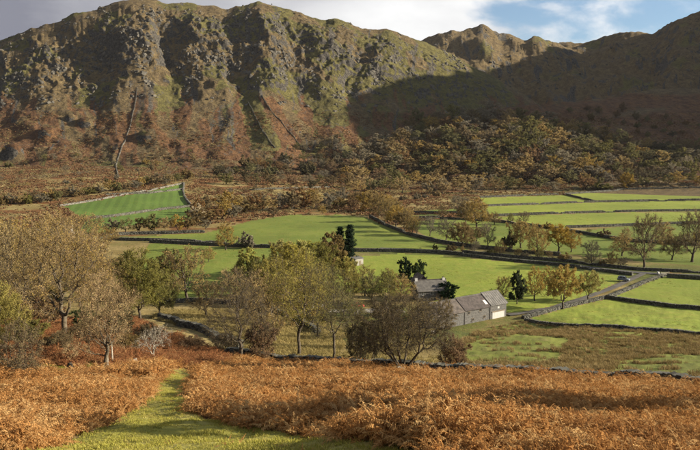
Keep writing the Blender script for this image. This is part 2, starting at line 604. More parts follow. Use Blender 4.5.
def mat_rough():
    """hill and valley ground that is not a field: cover channels as on the fells, finer grain"""
    t = NT('rough_ground'); c = t.coord()
    at_ = t.n('ShaderNodeAttribute', attribute_name='cover')
    sp = t.n('ShaderNodeSeparateColor'); t.l(at_.outputs['Color'], sp.inputs[0])
    n1 = t.noise(c, .06, 6, .6); n2 = t.noise(c, .6, 7, .7); n3 = t.noise(c, 5., 5, .7)
    tan = t.mix(t.mr(n1, .35, .65), (.17, .125, .045), (.26, .20, .085))
    tan = t.mix(t.mr(n2, .45, .7), tan, (.12, .10, .04))
    green = t.mix(t.mr(n2, .35, .65), (.055, .065, .02), (.11, .12, .03))
    rust = t.mix(t.mr(n2, .35, .65), (.085, .042, .018), (.17, .082, .03))
    earth = t.mix(t.mr(n3, .35, .65), (.05, .038, .022), (.10, .075, .04))

    def edge(ch):
        return t.mr(t.mul(t.mul(t.mul(n2, .6), .3, 'SUBTRACT'), ch, 'ADD'), .35, .65)
    k = t.mix(edge(sp.outputs[2]), tan, green)
    k = t.mix(edge(sp.outputs[1]), k, rust)
    k = t.mix(edge(sp.outputs[0]), k, earth)
    t.principled(k, .95, t.bump(t.mul(n2, t.mul(n3, .2), 'ADD'), .8, .5), .1)
    return t.m


def mat_leaf(name='foliage', trans=0.36):
    t = NT(name)
    oi = t.n('ShaderNodeObjectInfo'); ge = t.n('ShaderNodeNewGeometry')
    r = ge.outputs['Random Per Island']
    hs = t.n('ShaderNodeHueSaturation')
    t.l(t.mr(r, 0, 1, .485, .52, False), hs.inputs['Hue'])
    t.l(t.mr(oi.outputs['Random'], 0, 1, .85, 1.1, False), hs.inputs['Saturation'])
    t.l(t.mr(t.noise(t.coord(), .55, 3), .3, .7, .75, 1.2), hs.inputs['Value'])
    t.l(oi.outputs['Color'], hs.inputs['Color'])
    d = t.n('ShaderNodeBsdfDiffuse'); tr = t.n('ShaderNodeBsdfTranslucent'); mx = t.n('ShaderNodeMixShader', Fac=trans)
    t.l(hs.outputs[0], d.inputs[0]); t.l(hs.outputs[0], tr.inputs[0])
    t.l(d.outputs[0], mx.inputs[1]); t.l(tr.outputs[0], mx.inputs[2]); t.l(mx.outputs[0], t.out.inputs[0])
    return t.m


def mat_frond(name, cols, trans=0.3):
    t = NT(name)
    oi = t.n('ShaderNodeObjectInfo'); ge = t.n('ShaderNodeNewGeometry')
    a = t.mix(t.mr(ge.outputs['Random Per Island'], 0, 1, 0, 1, False), cols[0], cols[1])
    b = t.mix(t.mr(oi.outputs['Random'], .55, 1.0, 0, .8, False), a, cols[2])
    pt = t.n('ShaderNodeNewGeometry').outputs['Position']
    b = t.mix(t.mr(t.noise(pt, .28, 6, .7), .46, .70, 0, .6), b, cols[3])
    d = t.n('ShaderNodeBsdfDiffuse'); tr = t.n('ShaderNodeBsdfTranslucent'); mx = t.n('ShaderNodeMixShader', Fac=trans)
    t.l(b, d.inputs[0]); t.l(b, tr.inputs[0])
    t.l(d.outputs[0], mx.inputs[1]); t.l(tr.outputs[0], mx.inputs[2]); t.l(mx.outputs[0], t.out.inputs[0])
    return t.m


def mat_bark(name, a, b):
    t = NT(name); c = t.coord()
    k = t.mix(t.mr(t.noise(c, 2.2, 6, .7), .35, .65), a, b)
    t.principled(k, .9, t.bump(t.noise(c, 9., 5, .7), .6, .06), .15)
    return t.m


def mat_stone(name, a, b, lich=(.28, .27, .23)):
    t = NT(name); c = t.coord()
    ge = t.n('ShaderNodeNewGeometry')
    k = t.mix(t.mr(ge.outputs['Random Per Island'], 0, 1, 0, 1, False), a, b)
    k = t.mix(t.mul(t.mr(t.noise(c, 1.1, 6, .7), .5, .72), .6), k, lich)
    t.principled(k, .93, t.bump(t.noise(c, 6., 5, .7), .6, .05), .15)
    return t.m


M = {}
M['fell'] = mat_fell()
M['rough'] = mat_rough()
M['leaf'] = mat_leaf()
M['bark'] = mat_bark('bark', (.035, .028, .02), (.105, .085, .06))
M['pale_bark'] = mat_bark('pale_bark', (.13, .115, .09), (.30, .265, .21))
M['oak_bark'] = mat_bark('oak_bark', (.04, .031, .02), (.13, .105, .07))
M['oak_twig'] = mat_bark('oak_twig', (.10, .068, .032), (.27, .195, .10))
M['crag_rock'] = mat_stone('crag_rock', (.04, .037, .032), (.10, .091, .075), (.12, .108, .08))
M['wall_stone'] = mat_stone('wall_stone', (.035, .034, .028), (.12, .115, .095), (.16, .165, .11))
M['barn_stone'] = simple('barn_stone', (.10, .096, .09), .9, .3, 2.5, .15, bump=.05)
M['slate'] = simple('slate', (.085, .078, .069), .7, .25, 1.2, .3)
M['slate_brown'] = simple('slate_brown', (.078, .064, .053), .75, .4, .9, .25)
M['slate_dark'] = simple('slate_dark', (.058, .047, .042), .75, .35, 1.2, .25)
M['sheet'] = simple('roof_sheet', (.115, .108, .098), .65, .25, .9, .3)
M['white_paint'] = simple('white_paint', (.42, .41, .385), .55, .05, 2., .3)
M['whitewash'] = simple('whitewash', (.48, .47, .44), .8, .08, .8, .2)
M['glass'] = simple('window_glass', (.02, .024, .028), .12, .1, 1., .5)
M['timber'] = simple('timber', (.16, .13, .095), .85, .3, 6., .15)
M['grey_timber'] = simple('grey_timber', (.30, .275, .225), .85, .25, 6., .15)
M['asphalt'] = simple('asphalt', (.06, .058, .055), .85, .2, .8, .25, bump=.02)
M['gravel'] = simple('gravel_track', (.085, .078, .068), .9, .25, .7, .15, bump=.04)
M['yard'] = simple('yard_gravel', (.24, .22, .19), .9, .2, .8, .15, bump=.03)
M['path'] = mat_field('path_turf', (.20, .19, .035), (.26, .235, .05), dry=(.30, .25, .09))
M['field'] = mat_field('pasture', (.155, .20, .026), (.205, .24, .032), dry=(.26, .235, .05))
M['field_dark'] = mat_field('deep_pasture', (.07, .12, .02), (.09, .145, .026), stripe=(-.25, .045), dry=(.12, .15, .035))
M['field_mid'] = mat_field('mid_pasture', (.105, .145, .022), (.15, .18, .03), dry=(.18, .175, .04))
M['marsh'] = mat_field('marsh_pasture', (.13, .15, .026), (.18, .195, .034), dry=(.17, .13, .055))
M['boulder'] = mat_stone('pale_boulder', (.17, .15, .12), (.24, .21, .17), (.30, .27, .215))
M['track_wall'] = mat_stone('track_wall_stone', (.08, .076, .066), (.19, .175, .15), (.17, .17, .115))
M['field_tuft'] = mat_frond('field_tuft', [(.17, .185, .03), (.24, .235, .045), (.30, .26, .08), (.15, .17, .03)], .25)
M['hut_wall'] = simple('hut_wall', (.25, .235, .205), .85, .15, 1.5, .2)
M['stump'] = mat_bark('stump_bark', (.02, .016, .012), (.06, .047, .033))
M['tyre'] = simple('tyre_rubber', (.02, .02, .02), .8, .1)
M['rim'] = simple('wheel_rim', (.45, .45, .46), .35, .05, 2., .5, .8)
M['lamp'] = simple('headlight_glass', (.6, .6, .62), .15, .05, 2., .5)
M['bracken'] = mat_frond('bracken', [(.27, .127, .042), (.47, .252, .09), (.60, .41, .185), (.18, .08, .032)], .36)
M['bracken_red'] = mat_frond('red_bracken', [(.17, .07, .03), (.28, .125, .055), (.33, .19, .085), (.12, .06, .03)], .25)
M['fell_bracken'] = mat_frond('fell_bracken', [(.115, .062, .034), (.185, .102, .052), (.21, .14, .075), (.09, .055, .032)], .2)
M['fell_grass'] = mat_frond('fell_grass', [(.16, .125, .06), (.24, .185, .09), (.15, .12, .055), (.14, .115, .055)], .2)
M['grass_blade'] = mat_frond('grass_blade', [(.24, .235, .04), (.34, .31, .07), (.40, .33, .11), (.24, .22, .045)], .3)
M['moor_grass'] = mat_frond('moor_grass', [(.22, .17, .065), (.36, .285, .12), (.18, .15, .05), (.20, .17, .07)], .3)
M['rush'] = mat_frond('rush', [(.15, .105, .045), (.27, .20, .085), (.34, .25, .12), (.14, .11, .042)], .2)
# ------------------------------------------------------------------ zones of the valley floor, drawn as outlines and laid on the land
FIELDS = [
    ('striped_field', 'field_dark', [(62, 206), (100, 200), (150, 191), (183, 184), (186, 196), (190, 207), (150, 211), (112, 217), (85, 219)]),
    ('striped_field_foot', 'field_dark', [(85, 219.2), (112, 217.2), (150, 211.2), (190, 207.2), (196, 214), (188, 222), (150, 222), (115, 228), (104, 233), (80, 232)]),
    ('central_field', 'field_mid', [(104, 238), (150, 236), (205, 233), (225, 228), (250, 221), (290, 215), (340, 215), (365, 217), (385, 226), (410, 236), (440, 244),
                                    (470, 250), (420, 248), (350, 248), (290, 247), (225, 245), (165, 241)]),
    ('lower_field', 'field_mid', [(150, 243), (225, 247), (290, 249), (350, 251), (340, 262), (300, 272), (270, 280), (240, 292), (205, 299), (180, 301), (150, 296), (140, 260)]),
    ('barn_field', 'field', [(330, 259), (400, 253.5), (460, 257), (520, 263), (580, 271), (625, 277), (600, 291), (560, 304), (525, 312), (508, 312), (470, 307), (445, 303), (420, 297),
                             (400, 293), (350, 293), (320, 285)]),
    ('roadside_field', 'field', [(525, 320), (563, 309), (607, 299), (700, 310), (800, 318), (800, 340), (700, 334), (640, 330), (590, 326)]),
    ('lane_field', 'field', [(610, 297.5), (667, 276), (700, 278), (800, 284), (800, 317), (700, 309.5)]),
    ('strip_field', 'field', [(480, 198), (565, 195), (592, 202), (485, 206)]),
    ('strip_field', 'field', [(567, 194.5), (620, 190), (700, 188), (820, 186), (820, 199.5), (700, 200.5), (597, 202)]),
    ('strip_field', 'field', [(486, 206.5), (597, 202.5), (700, 201), (820, 200), (820, 210.5), (700, 211), (600, 212.5), (490, 216)]),
    ('strip_field', 'field', [(492, 217), (600, 213), (820, 211), (820, 223), (700, 223.5), (628, 225.5), (566, 227.5), (520, 223)]),
    ('strip_field', 'field_mid', [(575, 231), (628, 226.5), (720, 224), (820, 223.5), (820, 249), (720, 246), (640, 242)]),
    ('hedge_field', 'field_mid', [(405, 223), (440, 219), (494, 221.5), (573, 232.5), (640, 243), (720, 247), (820, 250), (820, 267), (700, 265), (640, 261), (560, 254),
                                  (500, 248), (450, 242), (425, 236)]),
    ('strip_field', 'field_mid', [(408, 215), (436, 214.5), (440, 217), (405, 218)]),
    ('strip_field', 'field_mid', [(418, 210.5), (470, 208.5), (486, 211), (486, 213), (440, 213)]),
    ('marsh_pasture', 'marsh', [(440, 366), (452, 346), (475, 332), (520, 321), (600, 328), (700, 335), (800, 342), (820, 398), (700, 390), (640, 386), (560, 379), (480, 375)]),
]
PATH = [(30, 452), (70, 441), (110, 424), (140, 406), (152, 392), (158, 383), (164, 375), (172, 369), (192, 369), (197, 378), (193, 395), (191, 409), (205, 419), (250, 427),
        (300, 435), (345, 439), (390, 445), (430, 456), (430, 900), (-200, 900), (-200, 470)]
BRK_TOP = np.array([(-400, 285), (0, 292), (60, 295), (110, 308), (140, 322), (165, 333), (200, 345), (235, 357), (300, 363), (350, 366), (420, 371), (480, 375), (560, 379), (640, 385), (700, 389),
                    (900, 398), (1200, 410)], float)
TAN_MEADOW = [(150, 318), (165, 306), (190, 301), (240, 306), (290, 313), (330, 320), (345, 345), (330, 362), (260, 356), (235, 347), (200, 331), (170, 324)]


def bracken_zone(px, py):
    w = np.clip((py - 370) / 60., .15, 1.2)
    px = px + 7 * w * fbm(px / 16., py / 9., 3, 141); py = py + 3.2 * w * fbm(px / 18., py / 9., 3, 143)
    return (py > np.interp(px, BRK_TOP[:, 0], BRK_TOP[:, 1])) & ~inpoly(px, py, PATH)


def submesh(V, Q, cover, name, mat):
    idx, inv = np.unique(Q.ravel(), return_inverse=True)
    me = mesh_np(name, V[idx], [inv.reshape(-1, 4)], [mat], smooth=True)
    if cover is not None:
        a = me.color_attributes.new('cover', 'FLOAT_COLOR', 'POINT')
        c = np.ones((len(idx), 4), np.float32); c[:, :3] = cover[idx]
        a.data.foreach_set('color', c.ravel())
    return me


def build_land():
    dense = np.radians(np.linspace(-31, 31, 761))
    side = np.radians(np.concatenate([np.linspace(31.6, 60, 48), np.linspace(62, 178, 59)]))
    th = np.concatenate([-side[::-1], dense, side])
    rn = np.concatenate([np.linspace(.6, 6, 10)[:-1], np.geomspace(6, 800, 335)])
    rf = np.concatenate([np.linspace(801.8, 1460, 345), np.geomspace(1468, 3600, 95)])
    r = np.concatenate([rn, rf])
    R, T = np.meshgrid(r, th, indexing='ij')
    X = R * np.sin(T); Y = R * np.cos(T)
    Z, comp = H(X, Y, True)
    nr, nc = X.shape
    V = np.stack([X, Y, Z], -1).reshape(-1, 3)
    ii = np.arange(nr * nc).reshape(nr, nc)
    Q = np.stack([ii[:-1, :-1], ii[:-1, 1:], ii[1:, 1:], ii[1:, :-1]], -1)[:, :, ::-1]
    # closing column behind the viewer
    Qb = np.stack([ii[:-1, -1], ii[:-1, 0], ii[1:, 0], ii[1:, -1]], -1)[:, ::-1]
    # slopes for rock cover
    gx = np.gradient(Z, axis=1) / np.maximum(np.gradient(T, axis=1) * R, .05); gr = np.gradient(Z, axis=0) / np.gradient(R, axis=0)
    slope = np.hypot(gx, gr)
    PX, PY = project(X, Y, Z)
    cov = np.zeros((nr, nc, 3))
    nb = fbm(X / 90., Y / 90., 4, 101); nm = fbm(X / 26., Y / 26., 4, 105)
    far = R > 690
    um = X / np.maximum(Y, 300) * 1200
    # rock where it is steep
    rock = .9 * sstep(.95, 1.7, slope + .45 * nm + .2 * nb) * (comp > 0)
    scree = inpoly(PX + 5 * nm, PY + 4 * nb, [(118, 82), (150, 78), (158, 112), (128, 118), (108, 108)]) | inpoly(PX + 5 * nm, PY + 4 * nb, [(205, 108), (235, 100), (245, 128), (210, 126)])
    stk = fbm(um / 16. + .4 * nb, Y / 170., 4, 137)
    rock = np.maximum(rock, scree * (.42 + .3 * stk))
    rock = np.maximum(rock, np.where(comp == 1, .62 * sstep(.35, .75, stk) * (PY < 150), 0))
    rn_ = ridged(X / 70., Y / 100., 4, 131)
    rock = np.maximum(rock, np.where((comp == 2) | (comp == 3), .72 * sstep(.95, 1.5, rn_), 0))
    rock = np.maximum(rock, np.where(comp == 1, .5 * sstep(.95, 1.5, ridged(X / 30., Y / 45., 3, 135)), 0))
    # how far up each fell
    up = np.clip((150 - PY) / 150., -1, 1)
    rust1 = sstep(-.25, -.12, up) * (1 - sstep(.22, .62, up + .12 * nb)) * (.50 + .45 * nb + .55 * fbm(um / 22. + .5 * nb, Y / 150., 3, 139))
    rust3 = (.68 + .4 * nb) * (1 - sstep(.30, .50, up))
    rust = np.where(comp == 1, rust1, np.where(comp == 2, .08, np.where(comp == 3, rust3 * .8, rust3)))
    green = np.where(comp == 1, sstep(.15, .45, .14 + .55 * nb + .35 * sstep(pu(150)[0], pu(420)[0], X / np.maximum(Y, 300))), .25 + .5 * nb) * (up > -.2)
    for pl, gv, rv in (
        ([(128, 166), (160, 160), (172, 172), (140, 178), (120, 176)], .8, 0), ([(66, 165), (118, 160), (118, 178), (82, 174)], .75, .0),
        ([(240, 100), (258, 98), (282, 148), (252, 150)], .8, .15), ([(290, 70), (345, 85), (350, 125), (320, 128)], .6, .1), ([(150, 85), (180, 85), (185, 105), (160, 112)], .6, .1),
        ([(258, 98), (272, 96), (302, 140), (286, 144)], .0, .95), ([(0, 122), (60, 128), (75, 150), (0, 148)], .1, .9), ([(60, 164), (80, 160), (84, 182), (40, 182)], .1, .9),
        ([(175, 140), (250, 142), (240, 160), (180, 158)], .1, .85)):
        w = inpoly(PX + 4 * nm, PY + 3 * nm, pl) & (comp == 1)
        green = np.where(w, gv, green); rust = np.where(w, rv, rust)
    cov[..., 0] = rock; cov[..., 1] = np.clip(rust, 0, 1); cov[..., 2] = np.clip(green, 0, 1)
    # valley and near hill
    near = comp == 0
    bz = bracken_zone(PX, PY) & (R < 150)
    g = .35 + .5 * nb
    g = np.where((PX < 330) & (PY < 235) & (PY > 170), .15 + .3 * nm, g)
    ru = np.where((PX < 480) & (PY < 236) & (PY > 150), .5 + .55 * nm, .12 + .4 * nm)
    tan = inpoly(PX, PY, TAN_MEADOW) | inpoly(PX + 4 * nm, PY, [(188, 192), (215, 188), (300, 192), (335, 190), (335, 197), (250, 201), (196, 203)]) \
        | inpoly(PX + 3 * nm, PY, [(405, 201), (440, 198), (482, 198), (484, 205), (420, 209), (400, 208)])
    g = np.where(tan, .12 + .2 * nm, g); ru = np.where(tan, .05, ru)
    ru = np.where(bz, 1., ru); e = np.where(bz, .45 + .4 * fbm(X / 3., Y / 3., 3, 111), 0.)
    ru = np.where((R < 20) & ~bz, 0., ru); g = np.where((R < 20) & ~bz, .9, g)
    cov[near, 0] = e[near]; cov[near, 1] = np.clip(ru, 0, 1)[near]; cov[near, 2] = np.clip(g, 0, 1)[near]
    cov = cov.reshape(-1, 3)
    # class of every quad
    cq = comp[:-1, :-1].copy(); cpx = .25 * (PX[:-1, :-1] + PX[1:, :-1] + PX[:-1, 1:] + PX[1:, 1:]); cpy = .25 * (PY[:-1, :-1] + PY[1:, :-1] + PY[:-1, 1:] + PY[1:, 1:])
    yq = Y[:-1, :-1]
    cls = np.where(R[:-1, :-1] < 780, 0, np.where(cq == 0, 4, cq))
    ok = (cls == 0) & (yq > 5)
    for k, (nme, mt, pl) in enumerate(FIELDS):
        # keep outlines slightly irregular
        cls[ok & (cls == 0) & inpoly(cpx, cpy, pl) & (yq > 60)] = 10 + k
    cls[ok & inpoly(cpx, cpy, PATH) & (yq < 130)] = 9
    Qf = Q.reshape(-1, 4); cf = cls.ravel()

    def emit(name, sel, mat, cover=True, extra=None):
        q = Qf[sel]
        if extra is not None: q = np.concatenate([q, extra])
        if len(q) == 0: return
        o = link(name, submesh(V, q, cov if cover else None, name, mat)); o['kind'] = 'structure'
        return o
    emit('ground', cf == 0, M['rough'], True, Qb)
    emit('mountain_crag', cf == 1, M['fell'])
    emit('mountain_peak', cf == 2, M['fell'])
    emit('mountain_shoulder', cf == 3, M['fell'])
    emit('wooded_hill', cf == 4, M['fell'])
    emit('grass_path', cf == 9, M['path'], False)
    for k, (nme, mt, pl) in enumerate(FIELDS):
        emit(nme, cf == 10 + k, M[mt], False)


build_land()


def polyline(pts, step):
    """picture points -> evenly spaced points on the land"""
    P = [at(*p) for p in pts]
    out = []
    for a, b in zip(P[:-1], P[1:]):
        n = max(1, int((b - a).length / step))
        for i in range(n):
            q = a.lerp(b, i / n); out.append(q)
    out.append(P[-1])
    X = np.array([p.x for p in out]); Y = np.array([p.y for p in out])
    if len(X) > 6:      # round the corners
        k = np.ones(5) / 5
        X[2:-2] = np.convolve(X, k, 'valid'); Y[2:-2] = np.convolve(Y, k, 'valid')
    return X, Y, H(X, Y)


def ribbon(name, pts, w, lift, mat, step=4.0):
    X, Y, Z = polyline(pts, step)
    dx = np.gradient(X); dy = np.gradient(Y); l = np.hypot(dx, dy); nx, ny = -dy / l, dx / l
    V = []
    offs = (-.5, -.17, .17, .5)
    wj = w * (1 + .08 * perlin(np.arange(len(X)) * .4, 0.5, 3))
    for o in offs:
        xx = X + nx * o * wj; yy = Y + ny * o * wj
        V.append(np.stack([xx, yy, H(xx, yy) + lift + (.05 if abs(o) < .3 else 0)], -1))
    n = len(X)
    V = np.concatenate(V)
    ii = np.arange(n - 1)
    Fq = np.concatenate([np.stack([ii + k * n, ii + 1 + k * n, ii + 1 + (k + 1) * n, ii + (k + 1) * n], -1) for k in range(3)])[:, ::-1]
    o = link(name, mesh_np(name, V, [Fq], [mat], smooth=True)); o['kind'] = 'structure'
    return o


ribbon('road', [(380, 248.5), (420, 250), (463, 254.5), (518, 260), (563, 264), (600, 269), (640, 273.5), (700, 276), (790, 281)], 3.6, .22, M['asphalt'])
ribbon('farm_track', [(643, 274), (622, 284), (600, 293), (570, 303), (540, 311), (508, 315.5)], 2.5, .24, M['gravel'], 3.0)
ribbon('lane', [(60, 240), (104, 237.5), (150, 238.5), (215, 243.5), (300, 248.3), (380, 249.3)], 3.2, .2, M['gravel'])
ribbon('yard', [(330, 311), (352, 312), (375, 311.5), (400, 310)], 8.5, .22, M['yard'], 3.0)


# ------------------------------------------------------------------ dry stone walls
def stone_wall(name, pts, label, h=1.4, group='dry stone walls', gap=None, mat='wall_stone', rough=1.0):
    X, Y, Z = polyline(pts, 1.5)
    dmean = float(np.mean(np.hypot(X, Y)))
    L = max(.42, dmean * .0016)          # stones shrink to what the eye can still tell apart
    s = np.concatenate([[0], np.cumsum(np.hypot(np.diff(X), np.diff(Y)))])
    tot = s[-1]
    rg = np.random.default_rng(int(abs(X[0] * 13 + Y[0] * 7)))
    course = max(2, int(round(h / max(.34, L * .75))))
    ch = h / (course + .5)
    C = []
    for c in range(course + 1):
        n = int(tot / L) + 1
        ss = (np.arange(n) + .5 * (c % 2)) * L + rg.uniform(-.1, .1, n) * L
        ss = np.clip(ss, 0, tot)
        x = np.interp(ss, s, X); y = np.interp(ss, s, Y)
        gap_n = perlin(ss / 14., np.full(n, c * .01), 7)
        i = np.clip(np.searchsorted(s, ss), 1, len(s) - 1)
        tx = (X[i] - X[i - 1]); ty = (Y[i] - Y[i - 1]); tl = np.hypot(tx, ty) + 1e-6; tx /= tl; ty /= tl
        wdt = (.62 - .24 * c / course) * (1 + .25 * rg.uniform(-1, 1, n)) * (1 + .1 * h)
        cope = c == course
        hh = ch * (.62 if not cope else .5) * (1 + .25 * rg.uniform(-1, 1, n))
        zc = c * ch + ch * .45 + rg.uniform(-.04, .04, n)
        ln = L * (.54 if not cope else .42) * (1 + .15 * rg.uniform(-1, 1, n))
        keep = np.ones(n, bool)
        if c >= course - 1: keep = gap_n > -.62 * (1 if not cope else .8)
        C.append(np.stack([x, y, zc - .12, tx, ty, ln, wdt, hh], -1)[keep])
    C = np.concatenate(C); n = len(C)
    zg = H(C[:, 0], C[:, 1])
    cx = np.array([-1, 1, 1, -1, -1, 1, 1, -1.]); cy = np.array([-1, -1, 1, 1, -1, -1, 1, 1.]); cz = np.array([-1, -1, -1, -1, 1, 1, 1, 1.])
    j = 1 + .22 * rg.uniform(-1, 1, (n, 8, 3)) * rough
    a = cx * C[:, 5:6] * j[..., 0]; b = cy * C[:, 6:7] * j[..., 1]; cc = cz * C[:, 7:8] * j[..., 2]
    V = np.stack([C[:, 0:1] + a * C[:, 3:4] - b * C[:, 4:5], C[:, 1:2] + a * C[:, 4:5] + b * C[:, 3:4], (zg + C[:, 2])[:, None] + cc], -1).reshape(-1, 3)
    base = np.array([(4, 5, 6, 7), (0, 1, 5, 4), (1, 2, 6, 5), (2, 3, 7, 6), (3, 0, 4, 7)])
    Fq = (base[None] + (np.arange(n) * 8)[:, None, None]).reshape(-1, 4)
    o = link(name, mesh_np(name, V, [Fq], [M[mat]]))
    tag(o, label, 'wall', group, 'thing')
    return o


W = 'dry_stone_wall'
stone_wall(W, [(228, 355), (260, 361), (300, 364), (350, 367), (400, 371), (440, 374), (480, 376)], 'dark mossy dry stone wall behind the bracken, below the multi-stemmed tree', 1.15)
stone_wall(W, [(482, 376.5), (520, 378), (560, 380), (600, 384), (640, 387), (700, 391), (760, 396)], 'dry stone wall between the orange bracken and the rushy pasture', 1.15)
stone_wall(W, [(160, 318), (180, 326), (205, 333), (228, 343), (240, 348)], 'short dark wall along the lower edge of the straw-coloured meadow', 1.3)
stone_wall(W, [(165, 303), (200, 301.5), (240, 305), (270, 312), (300, 322), (318, 334)], 'wall behind the straw-coloured meadow, curving down among the roadside trees', 1.3)
stone_wall(W, [(523, 319), (545, 313), (563, 308), (585, 303), (607, 298)], 'stone wall beside the track from barn towards the lane', .95)
stone_wall(W, [(609, 297.5), (630, 289), (648, 281), (664, 276)], 'stone wall beside the track where it meets the road', .95)
stone_wall(W, [(607, 298.5), (640, 303.5), (670, 307), (700, 310), (780, 317)], 'wall dividing the two bright fields nearest the farm track', 1.2)
stone_wall(W, [(526, 320.5), (590, 326.5), (640, 330.5), (700, 334.5), (780, 340)], 'low wall between the bright near field and the rushes', .7)
stone_wall(W, [(667, 277.5), (700, 279.5), (790, 285)], 'roadside wall at the right edge, near side of road', 1.5)
stone_wall(W, [(463, 256), (518, 262), (563, 266), (600, 271), (632, 275.5)], 'long dark roadside wall on the near side of the road above the barn field', 1.2)
stone_wall(W, [(463, 252.5), (518, 258), (563, 261.5), (600, 266), (640, 270.5), (700, 273), (790, 278)], 'long dark wall on the far side of the road', 1.2)
stone_wall(W, [(350, 251.5), (400, 252), (440, 253.5), (463, 255.5)], 'wall along the road beyond the hut', 1.6)
stone_wall(W, [(150, 242.5), (190, 244.5), (225, 246.3), (290, 248.7), (345, 250.5)], 'wall dividing the central field from the lower field', 1.7)
stone_wall(W, [(104, 240), (150, 241), (205, 243), (225, 245)], 'wall beside the lane at the left of the central field', 1.6)
stone_wall(W, [(104, 236), (130, 234.5), (165, 234), (205, 232.5)], 'wall below the scrub above the left arm of the central field', 1.6)
stone_wall(W, [(485, 206.3), (545, 204.2), (597, 202.3), (650, 201.2), (700, 200.4), (790, 199.6)], 'straight wall below the two highest strip fields', 1.7)
stone_wall(W, [(490, 216.4), (545, 214.2), (600, 212.6), (650, 211.6), (700, 211), (790, 210.6)], 'straight wall across the middle of the strip fields', 1.6)
stone_wall(W, [(566, 195), (580, 198.4), (595, 202)], 'short diagonal wall between the two highest strip fields', 1.6)
stone_wall(W, [(480, 197.5), (520, 196), (565, 194.5), (620, 189.8), (660, 188.7), (700, 188)], 'wall along the foot of the wood above the strip fields', 1.6)
stone_wall(W, [(566, 228), (600, 227), (628, 225.8), (680, 224), (760, 223)], 'wall behind the tall roadside oaks on the strip fields', 1.6)
stone_wall(W, [(440, 219), (494, 221.5), (535, 226.5), (573, 232.2), (600, 237), (632, 242), (700, 246), (780, 248)], 'thick dark wall slanting across above the roadside trees', 1.6)
stone_wall(W, [(370, 217), (385, 225.5), (410, 235.5), (440, 243), (470, 247.5), (510, 251.5), (560, 256)], 'wall below the slanting line of brown trees', 1.8)
stone_wall(W, [(404, 213), (440, 213.7), (484, 213)], 'upper wall of the narrow strips left of the strip fields', 1.8)
stone_wall(W, [(402, 219), (440, 218)], 'lower wall of the narrow strips left of the strip fields', 1.8)
stone_wall(W, [(60, 206.4), (100, 200), (150, 190.8), (184, 183.6)], 'wall along the top of the striped field', 1.3, mat='track_wall')
stone_wall(W, [(184, 184), (183, 192), (186, 200), (192, 207)], 'curved pale wall at the right end of the striped field', 1.7, mat='track_wall')
stone_wall(W, [(85, 219.2), (112, 217), (150, 211.2), (190, 207)], 'dark wall across the middle of the striped field', 1.7)
stone_wall(W, [(106, 195.5), (150, 193.5), (184, 189.5)], 'thin dark wall across the top corner of the striped field', 1.5)
stone_wall(W, [(118, 176), (116, 165), (121, 150), (127, 135), (132, 118), (136, 100), (137, 88)], 'pale wall climbing the crag from the green patch', 1.35, 'walls climbing the fell', mat='track_wall')
stone_wall(W, [(302, 150), (296, 140), (286, 128), (276, 117), (267, 105), (262, 96)], 'dark wall slanting up the crag beside the rust bracken strip', 1.35, 'walls climbing the fell')
stone_wall(W, [(275, 148), (266, 136), (256, 118), (248, 102)], 'faint wall climbing through the green gully', 1.8, 'walls climbing the fell')
stone_wall(W, [(433, 103), (420, 96), (408, 91), (396, 85), (385, 80)], 'thin dark wall slanting up the sunlit flank of the crag', 1.35, 'walls climbing the fell')
stone_wall(W, [(250, 190.5), (290, 189), (330, 187.5)], 'pale low wall on the tan strip below the scrub', 1.5)
# ------------------------------------------------------------------ trees
def frames(d):
    d = d / (np.linalg.norm(d, axis=1, keepdims=True) + 1e-9)
    ref = np.where(np.abs(d[:, 2:3]) < .9, np.array([[0, 0, 1.]]), np.array([[1., 0, 0]]))
    a = np.cross(d, ref); a /= np.linalg.norm(a, axis=1, keepdims=True) + 1e-9
    return d, a, np.cross(d, a)


def tubes(P0, P1, r0, r1, k):
    d, a, b = frames(P1 - P0)
    n = len(P0)
    an = np.arange(k) * 2 * np.pi / k
    ring = a[:, None] * np.cos(an)[None, :, None] + b[:, None] * np.sin(an)[None, :, None]
    V = np.concatenate([P0[:, None] + ring * r0[:, None, None], P1[:, None] + ring * r1[:, None, None]], 1).reshape(-1, 3)
    j = np.arange(k); j2 = (j + 1) % k
    q = np.stack([j, j2, j2 + k, j + k], -1)
    Fq = (q[None] + (np.arange(n) * 2 * k)[:, None, None]).reshape(-1, 4)
    return V, Fq


